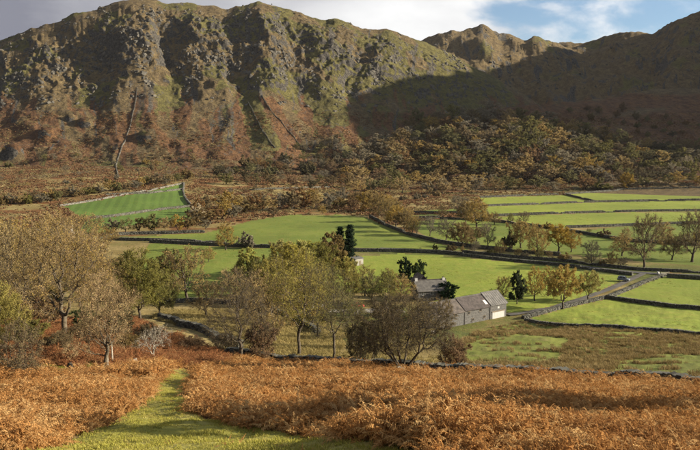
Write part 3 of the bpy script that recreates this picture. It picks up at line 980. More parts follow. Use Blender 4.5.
def colonize(rng, A, trunk, D, dk, gnarl=.25, lift=.1, iters=90):
    pos = [np.array(p, float) for p in trunk]; par = [-1] + list(range(len(trunk) - 1))
    P = np.zeros((6000, 3)); P[:len(pos)] = pos
    n = len(pos)
    near_d = np.full(len(A), 1e9); near_i = np.zeros(len(A), int)
    st = max(0, n - 3)
    for i in range(st, n):
        d = np.linalg.norm(A - P[i], axis=1); m = d < near_d; near_d[m] = d[m]; near_i[m] = i
    nch = np.zeros(6000, int)
    for it in range(iters):
        if len(A) == 0 or n > 5200: break
        act, inv = np.unique(near_i, return_inverse=True)
        S = np.zeros((len(act), 3))
        v = A - P[near_i]; v /= np.linalg.norm(v, axis=1, keepdims=True) + 1e-9
        np.add.at(S, inv, v)
        S /= np.linalg.norm(S, axis=1, keepdims=True) + 1e-9
        S = S + rng.normal(0, gnarl, S.shape) + np.array([0, 0, lift])
        S /= np.linalg.norm(S, axis=1, keepdims=True)
        ok = nch[act] < 4
        act = act[ok]; S = S[ok]
        if len(act) == 0: break
        NP = P[act] + S * D
        m = len(NP)
        P[n:n + m] = NP; par += list(act); nch[act] += 1
        # nearest update
        dd = np.linalg.norm(A[:, None] - NP[None], axis=2)
        bi = dd.argmin(1); bd = dd[np.arange(len(A)), bi]
        w = bd < near_d; near_d[w] = bd[w]; near_i[w] = n + bi[w]
        n += m
        keep = near_d > dk
        A = A[keep]; near_d = near_d[keep]; near_i = near_i[keep]
    return P[:n].copy(), np.array(par)


def crown_points(rng, n, lobes):
    """points in a union of ellipsoids (centre, radii); hollow-ish and lumpy"""
    out = []
    vol = np.array([l[1][0] * l[1][1] * l[1][2] for l in lobes]); vol = vol / vol.sum()
    for (c, r), f in zip(lobes, vol):
        m = max(8, int(n * f))
        v = rng.normal(size=(m, 3)); v /= np.linalg.norm(v, axis=1, keepdims=True)
        rad = rng.uniform(.25, 1, m) ** .55
        out.append(np.array(c) + v * rad[:, None] * np.array(r))
    return np.concatenate(out)


def make_tree(name, seed, h, w, trunk_h, lobes=8, n_attr=520, D=None, tip=.012, expo=2.0, twigs=5, twig_len=.055, leaves=5, leaf=.11, stems=1, bark='bark', lean=0., gnarl=.25,
              flat=.45, low=None, sides=7, spread=1., leaf_jit=.08):
    """unit tree of height h, crown width w; returns (trunk mesh, crown mesh)"""
    rng = np.random.default_rng(seed)
    D = D or h * .035
    low = trunk_h if low is None else low
    ctr = (low + h) / 2; hr = (h - low) / 2
    L = []
    for i in range(lobes):
        a = 2 * np.pi * (i + rng.uniform(-.3, .3)) / lobes
        rr = rng.uniform(.30, .58) * w / 2 * spread
        zz = ctr + rng.uniform(-.55, .5) * hr
        L.append(((math.cos(a) * rr, math.sin(a) * rr, zz), (w * rng.uniform(.19, .27), w * rng.uniform(.19, .27), hr * rng.uniform(.34, .5))))
    L.append(((0, 0, ctr + hr * .42), (w * .27, w * .27, hr * .56)))
    L.append(((0, 0, ctr), (w * .30, w * .30, hr * .7)))
    A = crown_points(rng, n_attr, L)
    A = A[(A[:, 2] < h) & (A[:, 2] > low * .6)]
    nodes = []; pars = []
    off = 0
    VP = []; PP = []
    if stems == 1:
        tn = max(3, int(trunk_h / D))
        x = np.cumsum(rng.normal(0, D * .12, (tn + 1, 2)), 0); x[0] = 0
        tr = np.stack([x[:, 0] + lean * np.linspace(0, 1, tn + 1), x[:, 1], np.linspace(0, trunk_h, tn + 1)], -1)
        P, par = colonize(rng, A, tr, D, D * 1.7, gnarl)
        VP.append(P); PP.append(par)
    else:
        for sidx in range(stems):
            a = 2 * np.pi * (sidx + rng.uniform(-.3, .3)) / stems
            tn = max(3, int(trunk_h / D)); s = np.linspace(0, 1, tn + 1)
            o = np.array([math.cos(a), math.sin(a)])
            tr = np.stack([o[0] * (.02 * w + .16 * w * s ** 1.3), o[1] * (.02 * w + .16 * w * s ** 1.3), trunk_h * s], -1) + np.concatenate([np.zeros((1, 3)), rng.normal(0, D * .08, (tn, 3))])
            sub = A[np.abs((np.arctan2(A[:, 1], A[:, 0]) - a + np.pi) % (2 * np.pi) - np.pi) < np.pi / stems * 1.25]
            P, par = colonize(rng, sub, tr, D, D * 1.7, gnarl)
            par = par.copy(); par[par >= 0] += off; off += len(P)
            VP.append(P); PP.append(par)
    P = np.concatenate(VP); par = np.concatenate(PP)
    n = len(P)
    rad = np.zeros(n); kids = np.zeros(n, int)
    for i in range(n - 1, -1, -1):
        rad[i] = max(rad[i], tip ** expo) if kids[i] == 0 else rad[i]
        if par[i] >= 0:
            rad[par[i]] += rad[i]; kids[par[i]] += 1
    rad = rad ** (1 / expo)
    rad = np.minimum(rad, h * .042)
    flare = 1 + .5 * np.exp(-P[:, 2] / (h * .03))
    rad = rad * np.where(rad > h * .012, flare, 1)
    e = np.where(par >= 0)[0]
    VV = []; FF = []; base = 0
    r = rad[e]
    for lo, hi, k in ((0, tip * 1.7, 3), (tip * 1.7, tip * 5, 4), (tip * 5, 1e9, sides)):
        s = e[(r >= lo) & (r < hi)]
        if len(s) == 0: continue
        v, f = tubes(P[par[s]], P[s] + (P[s] - P[par[s]]) * .06, np.minimum(rad[par[s]], rad[s] * 1.6), rad[s], k)
        VV.append(v); FF.append(f + base); base += len(v)
    trunk = mesh_np(name + '_trunk', np.concatenate(VV), FF, [M[bark]], smooth=True)
    # twigs and leaves
    thin = np.where((rad < tip * 2.6) & (P[:, 2] > low * .5) & (par >= 0))[0]
    if len(thin) == 0: thin = np.where(par >= 0)[0]
    reps = np.repeat(thin, twigs)
    m = len(reps)
    pd = P[reps] - P[par[reps]]; pd /= np.linalg.norm(pd, axis=1, keepdims=True) + 1e-9
    outw = P[reps] - np.array([0, 0, ctr]); outw /= np.linalg.norm(outw, axis=1, keepdims=True) + 1e-9
    d = pd * .7 + outw * .5 + rng.normal(0, .6, (m, 3)) + np.array([0, 0, .15]); d /= np.linalg.norm(d, axis=1, keepdims=True)
    tl = h * twig_len * rng.uniform(.5, 1.3, m)
    p0 = P[reps]; p1 = p0 + d * tl[:, None]
    p1[:, 2] -= 0.0
    kt = 3
    v1, f1 = tubes(p0, p1, np.full(m, tip * .55), np.full(m, tip * .18), kt)
    V2 = [v1]; F2 = [f1]; FM = [0]
    nb = len(v1)
    if leaves > 0:
        k = int(m * leaves)
        wt = np.clip(.5 + 1.1 * fbm((p1[:, 0] + .6 * p1[:, 2]) / (h * .11), (p1[:, 1] - .5 * p1[:, 2]) / (h * .11), 2, seed % 40), .04 if leaves < 5 else .45, 2)
        ti = rng.choice(m, k, p=wt / wt.sum())
        s = rng.uniform(.2, 1.15, k)
        c = p0[ti] + (p1[ti] - p0[ti]) * s[:, None] + rng.normal(0, h * leaf_jit * .12, (k, 3))
        a = rng.normal(size=(k, 3)); a /= np.linalg.norm(a, axis=1, keepdims=True)
        b = np.cross(a, rng.normal(size=(k, 3))); b /= np.linalg.norm(b, axis=1, keepdims=True) + 1e-9
        nrm = np.cross(a, b)
        sz = leaf * rng.uniform(.6, 1.35, k)[:, None]
        lv = np.stack([c - a * sz * .6, c + b * sz * .36 + nrm * sz * .12, c + a * sz * .6, c - b * sz * .36 + nrm * sz * .12], 1).reshape(-1, 3)
        V2.append(lv); F2.append(np.arange(4 * k).reshape(-1, 4) + nb); FM.append(1)
    crown = mesh_np(name + '_crown', np.concatenate(V2), F2, [M['oak_twig' if bark == 'oak_bark' else bark], M['leaf']], FM)
    return trunk, crown, h, w


def make_conifer(name, seed, h, w, columnar=False, leaf=.4, whorls=16, per=9, clear=.06):
    rng = np.random.default_rng(seed)
    z = np.linspace(0, h, 12)
    x = np.cumsum(rng.normal(0, .04, 12)); x[0] = 0
    tr = np.stack([x, x * .5, z], -1)
    r = np.linspace(h * .022, .03, 12)
    v, f = tubes(tr[:-1], tr[1:], r[:-1], r[1:], 6)
    V = [v]; FF = [f]; base = len(v)
    lv = []
    for i in range(whorls):
        s = clear + (1 - clear) * (i + rng.uniform(0, .6)) / whorls
        rr = w / 2 * ((1 - s) ** .75 if not columnar else (1 - s ** 3) ** .6 * (.75 + .25 * rng.random()))
        rr *= rng.uniform(.7, 1.12)
        for j in range(per):
            a = rng.uniform(0, 2 * np.pi); L = rr * rng.uniform(.65, 1.1) + .1
            up = rng.uniform(-.25, .15) if not columnar else rng.uniform(.4, 1.1)
            p0 = np.array([0, 0, s * h]); d = np.array([math.cos(a), math.sin(a), up])
            p1 = p0 + d * L
            vv, f2 = tubes(p0[None], p1[None], np.array([.035]), np.array([.012]), 3)
            V.append(vv); FF.append(f2 + base); base += len(vv)
            m = int(14 + 44 * L / max(w, .1))
            t = rng.uniform(.15, 1.05, m)
            lv.append(p0 + (p1 - p0) * t[:, None] + rng.normal(0, leaf * .45, (m, 3)) * np.array([1, 1, .55]))
    trunk = mesh_np(name + '_trunk', np.concatenate(V), FF, [M['bark']], smooth=True)
    c = np.concatenate(lv); k = len(c)
    a = rng.normal(size=(k, 3)); a[:, 2] *= .5; a /= np.linalg.norm(a, axis=1, keepdims=True)
    b = np.cross(a, rng.normal(size=(k, 3))); b /= np.linalg.norm(b, axis=1, keepdims=True)
    sz = leaf * rng.uniform(.6, 1.3, k)[:, None]
    L4 = np.stack([c - a * sz * .6, c + b * sz * .28, c + a * sz * .6, c - b * sz * .28], 1).reshape(-1, 3)
    crown = mesh_np(name + '_crown', L4, [np.arange(4 * k).reshape(-1, 4)], [M['leaf']])
    return trunk, crown, h, w


PROTO = {}
# near trees, one build each
PROTO['spreading_oak'] = make_tree('spreading_oak', 11, 13, 12.5, 2.2, 9, 800, .42, .017, 1.8, 11, .06, 1.25, .10, bark='oak_bark', gnarl=.36, low=1.6)
PROTO['twisted'] = make_tree('twisted', 23, 8.5, 7.6, 1.9, 8, 560, .29, .013, 1.82, 11, .07, 1.2, .08, bark='oak_bark', gnarl=.46, lean=.5, low=1.3)
PROTO['pale_shrub'] = make_tree('pale_shrub', 31, 4.0, 5.0, .9, 7, 320, .19, .010, 1.9, 5, .08, .6, .07, bark='pale_bark', gnarl=.4, low=.7)
PROTO['thicket'] = make_tree('thicket', 37, 5.2, 6.4, 1.2, 8, 420, .22, .011, 1.9, 7, .09, 2.4, .09, stems=5, low=.4)
PROTO['bare_ash'] = make_tree('bare_ash', 43, 12.5, 11, 2.4, 9, 850, .40, .014, 1.8, 12, .065, .7, .09, gnarl=.3, low=1.8)
PROTO['yellow_oak'] = make_tree('yellow_oak', 47, 14, 10.0, 3.0, 9, 800, .42, .014, 1.85, 9, .055, 3.4, .11, gnarl=.3, low=2.6)
PROTO['slim_tree'] = make_tree('slim_tree', 53, 13, 8, 2.6, 8, 700, .40, .013, 1.85, 10, .06, 1.8, .10, gnarl=.36, low=2.2)
PROTO['many_stemmed'] = make_tree('many_stemmed', 59, 12, 15.0, 3.4, 12, 1400, .38, .015, 1.85, 11, .065, 1.6, .11, stems=6, low=1.4, gnarl=.26)
PROTO['round_leafy'] = make_tree('round_leafy', 61, 11, 11, 1.8, 9, 600, .42, .016, 1.9, 8, .06, 9, .14, low=.8, gnarl=.22)
PROTO['open_oak'] = make_tree('open_oak', 67, 12, 12, 2.2, 9, 650, .42, .016, 1.82, 10, .06, 2.0, .115, low=1.6, gnarl=.34)
PROTO['near_bush'] = make_tree('near_bush', 39, 3.2, 4.2, .5, 8, 330, .17, .010, 2.0, 7, .1, 4.5, .085, stems=5, low=.2)
# middle distance
PROTO['mid_a'] = make_tree('mid_a', 71, 11, 11, 1.4, 9, 400, .5, .028, 1.85, 7, .07, 6, .24, low=.5, sides=5)
PROTO['mid_b'] = make_tree('mid_b', 73, 12, 9.5, 1.9, 8, 360, .52, .028, 1.9, 8, .07, 3.6, .22, low=.9, sides=5)
PROTO['mid_c'] = make_tree('mid_c', 79, 12, 12.5, 1.8, 9, 420, .52, .028, 1.85, 10, .075, 1.8, .2, low=1.5, sides=5, gnarl=.32)
PROTO['mid_d'] = make_tree('mid_d', 83, 10, 10.5, 1.4, 8, 320, .5, .03, 1.95, 6, .06, 10, .32, low=.5, sides=5)
PROTO['evergreen'] = make_tree('evergreen', 87, 10, 8, 1.2, 7, 260, .5, .03, 1.95, 6, .07, 22, .27, low=.3, sides=5)
# far woodland
PROTO['far_a'] = make_tree('far_a', 91, 10, 11, 1.2, 7, 120, .85, .05, 2.0, 7, .10, 17, .33, low=.3, sides=4)
PROTO['far_b'] = make_tree('far_b', 93, 11, 9.5, 1.6, 6, 110, .95, .05, 2.0, 7, .10, 14, .32, low=.6, sides=4)
PROTO['far_c'] = make_tree('far_c', 97, 10, 12, 1.0, 8, 130, .85, .05, 2.0, 7, .09, 20, .33, low=.2, sides=4)
PROTO['far_d'] = make_tree('far_d', 99, 11, 10, 1.6, 7, 120, .9, .05, 2.0, 9, .11, 8, .29, low=.6, sides=4, bark='oak_bark')
PROTO['far_e'] = make_tree('far_e', 113, 13, 7.5, 1.6, 6, 120, .9, .05, 2.0, 7, .09, 17, .32, low=.6, sides=4)
PROTO['bush'] = make_tree('bush', 103, 4, 5.5, .5, 7, 90, .4, .03, 1.95, 6, .11, 8, .33, low=.2, sides=4, stems=3)
PROTO['dark_conifer'] = make_conifer('dark_conifer', 107, 14, 8.5, False, .42, 26, 14, .10)
PROTO['column_conifer'] = make_conifer('column_conifer', 109, 14, 4.2, True, .40, 30, 14, .02)


def place_tree(proto, loc, hm, wm, color, name, label, cat='tree', group=None, rot=None, rng=RNG):
    tm, cm, h, w = PROTO[proto]
    e = bpy.data.objects.new(name, None); COL.objects.link(e)
    e.empty_display_size = .5
    e.location = (loc[0], loc[1], loc[2] - .12)
    e.rotation_euler = (0, 0, rng.uniform(0, 6.28) if rot is None else rot)
    e.scale = (wm / w, wm / w, hm / h)
    tag(e, label, cat, group, 'thing')
    t = link('trunk', tm, e); c = link('crown', cm, e)
    c.color = (*color, 1)
    return e


C = dict(tan=(.315, .22, .078), ochre=(.32, .22, .06), olive=(.165, .15, .05), yolive=(.28, .235, .062), brown=(.19, .138, .065), russet=(.215, .125, .055), grey=(.215, .185, .125),
         dark=(.10, .088, .046), pink=(.39, .275, .14), yel=(.31, .285, .065), green=(.05, .07, .028), dgreen=(.024, .04, .022), pale=(.46, .39, .27))


def T(proto, px, py, hpx, wpx, color, name, label, cat='tree', group=None, rot=None):
    p = at(px, py)
    s = p.y / F
    return place_tree(proto, p, hpx * s, wpx * s, C[color] if isinstance(color, str) else color, name, label, cat, group, rot)


# --- left foreground
T('spreading_oak', 66, 340, 136, 124, 'tan', 'oak_tree', 'big spreading oak with pale bent limbs and thin tan leaves on the left slope', rot=.6)
T('open_oak', 18, 330, 118, 90, 'tan', 'oak_tree', 'tan half-bare oak at the left edge behind the yellow-green crown', rot=2)
T('round_leafy', 2, 352, 74, 66, 'yolive', 'oak_tree', 'yellow-green leafy tree cut by the left edge of the picture')
T('thicket', 20, 376, 62, 66, 'brown', 'willow_bush', 'dark twiggy willow thicket in the bracken at the left edge', 'bush')
T('twisted', 105, 370, 106, 84, 'pink', 'thorn_tree', 'twisted pinkish-brown tree with dark trunk at the edge of the bracken', rot=1.0)
T('pale_shrub', 154, 362, 40, 50, 'pale', 'thorn_tree', 'small bare whitish thorn tree at the head of the grass path')
T('round_leafy', 141, 322, 78, 70, 'olive', 'oak_tree', 'dense rounded olive tree behind the twisted tree')
T('open_oak', 112, 322, 62, 70, 'tan', 'oak_tree', 'low tan tree between the big oak and the rounded olive tree')
T('mid_c', 187, 300, 57, 56, 'tan', 'oak_tree', 'open half-bare oak alone above the straw-coloured meadow')
T('open_oak', 38, 300, 78, 92, 'tan', 'oak_tree', 'wide tan tree behind the big spreading oak')
T('mid_b', 92, 290, 62, 60, 'tan', 'oak_tree', 'pale tan tree behind and right of the big spreading oak')
T('near_bush', 82, 345, 26, 40, 'brown', 'thorn_bush', 'brown bush between the big oak and the twisted tree', 'bush')
T('near_bush', 45, 352, 20, 30, 'russet', 'thorn_bush', 'small russet bush below the big oak', 'bush')
T('near_bush', 128, 352, 22, 34, 'brown', 'thorn_bush', 'brown scrub bush right of the twisted tree', 'bush')
T('yellow_oak', 30, 316, 70, 76, 'ochre', 'oak_tree', 'golden-tan tree in the gap left of the big spreading oak')
T('open_oak', 92, 318, 74, 74, 'tan', 'oak_tree', 'tan tree directly right of the trunk of the big spreading oak')
T('open_oak', 6, 305, 92, 84, 'ochre', 'oak_tree', 'golden-tan tree high at the left edge behind the others')
T('open_oak', 60, 282, 66, 80, 'tan', 'oak_tree', 'wide tan tree just below the white farmhouse')
T('open_oak', 118, 300, 50, 66, 'ochre', 'oak_tree', 'golden tree left of the dense rounded olive tree')
T('round_leafy', 160, 318, 52, 44, 'olive', 'oak_tree', 'smaller olive tree tucked right of the dense rounded one')
T('near_bush', 60, 356, 28, 44, 'brown', 'thorn_bush', 'brown undergrowth bush at the foot of the big oak', 'bush')
T('near_bush', 30, 346, 30, 46, 'olive', 'thorn_bush', 'olive undergrowth bush behind the willow thicket', 'bush')
T('near_bush', 96, 352, 30, 40, 'russet', 'thorn_bush', 'russet undergrowth left of the twisted tree', 'bush')
T('near_bush', 148, 345, 24, 40, 'brown', 'thorn_bush', 'low brown scrub behind the small whitish thorn tree', 'bush')
T('near_bush', 192, 350, 16, 36, 'russet', 'thorn_bush', 'low russet scrub below the short meadow wall', 'bush')
T('evergreen', 52, 318, 30, 34, 'dgreen', 'shade_filler_tree', 'dark evergreen added as shade left of the trunk of the big oak')  # dark evergreens added here to deepen the weak shadow under the oaks
T('evergreen', 84, 330, 26, 30, 'green', 'shade_filler_tree', 'dark green tree added as shade between the big oak and the twisted tree')
T('near_bush', 118, 338, 34, 44, 'dark', 'thorn_bush', 'dark bush behind the twisted tree', 'bush')
T('near_bush', 12, 322, 40, 60, 'brown', 'thorn_bush', 'brown thicket behind the yellow-green crown', 'bush')
T('near_bush', 44, 330, 36, 50, 'russet', 'thorn_bush', 'russet thicket behind the trunk of the big oak', 'bush')
T('open_oak', 80, 306, 60, 66, 'brown', 'oak_tree', 'brown tree behind the right limbs of the big spreading oak')
# --- the line of trees behind the bracken
T('bare_ash', 241, 361, 100, 92, 'brown', 'ash_tree', 'dark bare tree leaning over the meadow, leftmost behind the wall', rot=.3)
T('near_bush', 262, 362, 44, 46, 'russet', 'thorn_bush', 'russet twiggy bush right of the dark bare tree', 'bush')
T('yellow_oak', 298, 356, 116, 84, 'yolive', 'oak_tree', 'tall yellow-olive tree with upright dark trunk behind the wall', rot=1.2)
T('slim_tree', 334, 362, 106, 66, 'olive', 'ash_tree', 'slim crooked tree beside the yellow-olive tree', rot=2.2)
T('slim_tree', 318, 338, 84, 56, 'yolive', 'ash_tree', 'thin yellow-olive tree behind the slim crooked tree')
T('many_stemmed', 403, 371, 90, 118, (.15, .115, .055), 'alder_tree', 'large dark many-stemmed tree in front of the farm buildings', rot=.2)
T('near_bush', 366, 366, 52, 56, 'dark', 'alder_bush', 'dark bush at the left foot of the many-stemmed tree', 'bush')
T('near_bush', 452, 371, 40, 42, 'russet', 'thorn_bush', 'reddish bush right of the many-stemmed tree', 'bush')
T('mid_b', 262, 330, 66, 46, 'tan', 'ash_tree', 'thin tan tree behind the dark bare tree')
T('near_bush', 225, 352, 20, 40, 'brown', 'thorn_bush', 'low brown bush at the wall corner by the meadow', 'bush')
# --- behind: trees round the yard
T('mid_d', 248, 284, 38, 40, 'yel', 'oak_tree', 'bright yellow-green rounded tree on the lower field')
T('mid_a', 290, 290, 52, 46, 'yolive', 'oak_tree', 'broad yellow-olive tree above the dark trunks')
T('mid_a', 272, 305, 52, 44, 'yolive', 'oak_tree', 'olive tree left of the broad yellow-olive tree')
T('mid_d', 333, 272, 42, 42, 'brown', 'oak_tree', 'brown rounded tree left of the two narrow conifers')
T('mid_a', 305, 262, 24, 34, 'yel', 'oak_tree', 'yellowish tree standing on the central field edge')
T('column_conifer', 340, 264, 38, 13, 'dgreen', 'cypress_tree', 'shorter narrow dark conifer, left of the pair', group='narrow conifers')
T('column_conifer', 350, 264, 40, 14, 'dgreen', 'cypress_tree', 'taller narrow dark conifer beside the stone hut', group='narrow conifers')
T('evergreen', 405, 287, 32, 18, 'dgreen', 'pine_tree', 'dark pine behind the farmhouse, left of two', group='pines behind the farmhouse')
T('evergreen', 419, 286, 28, 20, 'green', 'pine_tree', 'greener pine behind the farmhouse, right of two', group='pines behind the farmhouse')
T('evergreen', 447, 300, 20, 26, 'dgreen', 'holly_bush', 'dark evergreen bush at the right end of the farmhouse', 'bush')
for k, (px, py, hh, ww, col, lb) in enumerate([
    (352, 302, 36, 30, 'yolive', 'thin yellow-olive tree behind the parked red car'), (372, 303, 34, 28, 'olive', 'thin olive tree right of the parked red car'),
    (325, 308, 44, 34, 'yolive', 'thin yellow-olive tree left of the parked cars'), (310, 302, 40, 34, 'olive', 'olive tree left of the yard behind slim trunks'),
    (386, 306, 40, 30, 'olive', 'olive tree between the yard and the farmhouse'), (390, 292, 26, 26, 'yolive', 'yellowish tree below the two pines')]):
    T('mid_b', px, py, hh, ww, col, 'birch_tree', lb, group='trees round the yard')
T('bush', 388, 318, 18, 36, 'dark', 'laurel_bush', 'dark bush at the right end of the yard', 'bush')
T('bush', 318, 322, 18, 40, 'dark', 'laurel_bush', 'dark bush below the left end of the yard', 'bush')
T('mid_b', 226, 250, 30, 28, 'ochre', 'oak_tree', 'ochre tree standing by the wall at the left of central field')
T('bush', 247, 248, 18, 24, 'grey', 'thorn_bush', 'pale bare thorn right of the ochre tree by the wall', 'bush')
T('mid_d', 128, 285, 36, 44, 'olive', 'oak_tree', 'olive rounded tree farther back, above the dense olive one')
for px, py, hh, ww, col, pr, lb in [
    (283, 276, 40, 44, 'yolive', 'mid_a', 'yellow-olive tree at the top left of the central clump'), (318, 282, 44, 44, 'olive', 'mid_a', 'olive tree in the centre of the central clump'),
    (300, 284, 46, 44, 'yel', 'mid_d', 'bright yellow-green crown at the top of the central clump'), (262, 296, 42, 42, 'olive', 'mid_b', 'olive half-bare tree at the left of the central clump'),
    (285, 322, 56, 50, 'yolive', 'mid_b', 'tall thin yellow-olive tree in the lower part of the central clump'), (312, 328, 58, 50, 'tan', 'mid_b', 'tan thin tree in the lower right part of the central clump'),
    (345, 292, 40, 38, 'yolive', 'mid_a', 'yellow-olive tree below the stone hut'), (365, 296, 34, 34, 'yolive', 'mid_b', 'thin yellowish tree between hut and yard'),
    (238, 318, 54, 54, 'tan', 'mid_c', 'tan bare tree behind the dark leaning tree'), (208, 262, 16, 18, 'ochre', 'mid_b', 'small ochre tree on the lower field'),
    (170, 290, 44, 44, 'olive', 'mid_d', 'olive tree behind the open half-bare oak'), (400, 302, 30, 34, 'tan', 'mid_b', 'tan tree against the left end of the farmhouse'),
    (386, 338, 40, 44, 'brown', 'mid_c', 'brown bare tree behind the left side of the many-stemmed tree'), (275, 342, 70, 56, 'tan', 'mid_c', 'tan bare tree between the dark leaning tree and the yellow-olive one'), (352, 348, 58, 46, 'olive', 'mid_c', 'olive bare tree left of the many-stemmed tree'),
    (206, 316, 38, 42, 'tan', 'mid_c', 'tan bare tree behind the short meadow wall'), (322, 306, 44, 42, 'olive', 'mid_b', 'olive thin tree just left of the parked cars'),
    (440, 330, 34, 44, 'brown', 'mid_c', 'brown bare tree against the left end of the barn')]:
    T(pr, px, py, hh, ww, col, 'oak_tree', lb, group='central clump of trees')
# --- barn and track trees
for px, py, hh, ww, col, pr, nm, lb in [
    (503, 300, 26, 26, 'tan', 'mid_c', 'oak_tree', 'tan tree just right of the barn gable'), (517, 304, 36, 22, (.05, .062, .03), 'evergreen', 'pine_tree', 'single dark evergreen between barn and track'),
    (535, 301, 38, 28, 'tan', 'mid_b', 'oak_tree', 'thin tan tree right of the dark evergreen by the barn'), (563, 309, 49, 44, 'ochre', 'mid_a', 'oak_tree', 'biggest brown-leaved tree beside the farm track'),
    (588, 301, 34, 36, 'yolive', 'mid_a', 'oak_tree', 'rounded olive-brown tree beside the track, right of the biggest one'), (548, 296, 32, 28, 'tan', 'mid_b', 'oak_tree', 'tan tree behind the biggest trackside tree'),
    (509, 248, 18, 20, 'dark', 'bush', 'thorn_bush', 'dark low bush by the far roadside wall'),
    (521, 248, 30, 34, 'ochre', 'mid_a', 'oak_tree', 'ochre roadside tree, leftmost of the roadside group'), (538, 257, 36, 28, 'tan', 'mid_b', 'oak_tree', 'tall tan roadside tree standing close to the road'),
    (558, 252, 31, 38, 'ochre', 'mid_a', 'oak_tree', 'broad ochre tree in the middle of the roadside group'), (571, 252, 24, 24, 'tan', 'mid_b', 'oak_tree', 'small tan tree right of the broad ochre roadside tree'),
    (592, 265, 26, 24, 'grey', 'mid_c', 'ash_tree', 'small bare tree beside the road'), (644, 268, 58, 42, 'brown', 'mid_c', 'oak_tree', 'tall half-bare brown oak above the road junction'),
    (622, 256, 24, 30, 'tan', 'mid_b', 'oak_tree', 'low tan tree left of the tall half-bare oak'), (672, 260, 28, 32, 'brown', 'mid_c', 'oak_tree', 'small brown tree between the two tall oaks by the road'),
    (692, 262, 56, 46, 'brown', 'mid_c', 'oak_tree', 'tall brown oak at the right edge beside the road'), (700, 250, 22, 30, 'tan', 'mid_b', 'oak_tree', 'tan tree behind the oak at the right edge'),
    (664, 250, 30, 26, 'tan', 'mid_b', 'oak_tree', 'tan tree just right of the tall half-bare oak'),
    (627, 188, 16, 21, 'ochre', 'mid_d', 'oak_tree', 'single rounded golden tree at the foot of the wood above strip fields'), (602, 190, 9, 26, 'olive', 'bush', 'thorn_bush', 'low dark scrub right of the golden tree'),
    (462, 251, 32, 34, 'brown', 'mid_a', 'oak_tree', 'brown tree standing on the near side of the field wall above the road'), (446, 241, 24, 26, 'grey', 'mid_c', 'ash_tree', 'pale bare tree left of the brown one by the field wall'),
    (476, 243, 18, 26, 'brown', 'mid_a', 'oak_tree', 'low brown tree right of the brown one by the field wall'), (488, 247, 26, 22, 'grey', 'mid_c', 'ash_tree', 'thin bare tree by the field wall above the road'),
    (458, 214, 20, 24, 'grey', 'mid_c', 'ash_tree', 'bare tree beside the narrow strips'), (477, 228, 32, 36, 'tan', 'mid_b', 'oak_tree', 'tan tree overlapping the left ends of the strip fields'),
    (430, 236, 22, 18, 'grey', 'mid_c', 'ash_tree', 'thin bare tree on the hedge field, left of the pale bare tree'), (466, 224, 26, 26, 'brown', 'mid_a', 'oak_tree', 'brown tree at the left ends of the strip fields'),
    (417, 235, 20, 18, 'grey', 'mid_c', 'ash_tree', 'thin bare tree at the end of the slanting brown trees'), (494, 225, 14, 18, 'brown', 'mid_b', 'oak_tree', 'small brown tree by the slanting wall'),
    (435, 250, 7, 8, 'olive', 'bush', 'thorn_bush', 'tiny bush alone on the grass left of the road')]:
    T(pr, px, py, hh, ww, col, nm, lb, 'bush' if nm.endswith('bush') else 'tree', 'trees beside the road and track' if not nm.endswith('bush') else None)

rh = np.random.default_rng(19)
for i, px in enumerate(list(np.linspace(452, 636, 16)) + list(np.linspace(446, 690, 13))):
    px += rh.uniform(-5, 5)
    py = float(np.interp(px, [463, 518, 563, 600, 640], [252, 257.5, 261, 265.5, 270])) if i < 16 else float(np.interp(px, [440, 494, 573, 632, 700], [218.5, 221, 232, 241.5, 245.5]))
    k = rh.uniform(.5, 1.5)
    T(('bush', 'mid_b', 'mid_c')[i % 3], px, py, (7, 12, 11)[i % 3] * k, (12, 11, 12)[i % 3] * k, ('brown', 'tan', 'grey', 'olive')[i % 4], 'hedge_bush',
      ('brown', 'tan', 'bare greyish', 'olive')[i % 4] + (' bush along the wall on the far side of the road' if i < 16 else ' bush along the thick slanting wall'), 'bush', 'bushes along the far road wall' if i < 16 else 'bushes along the slanting wall')
# --- slanting line of brown trees right of the central field
sl_pts = [(372, 212, 24, 28), (380, 217, 24, 28), (388, 222, 26, 30), (396, 227, 24, 28), (404, 232, 24, 26), (412, 236, 22, 22), (384, 211, 18, 24), (395, 216, 18, 24), (366, 208, 18, 22), (406, 222, 16, 20)]
for i, (px, py, hh, ww) in enumerate(sl_pts):
    T(('mid_a', 'mid_b', 'mid_c')[i % 3] if i % 4 else 'mid_a', px, py, hh, ww, ('tan', 'brown', 'ochre')[i % 3], 'larch_tree', ('tallest leafy', 'thin', 'half-bare', 'broad', 'low', 'slender', 'small rounded', 'ragged', 'topmost', 'short')[i] + ' brown tree in the slanting line right of the central field', group='slanting line of brown trees')
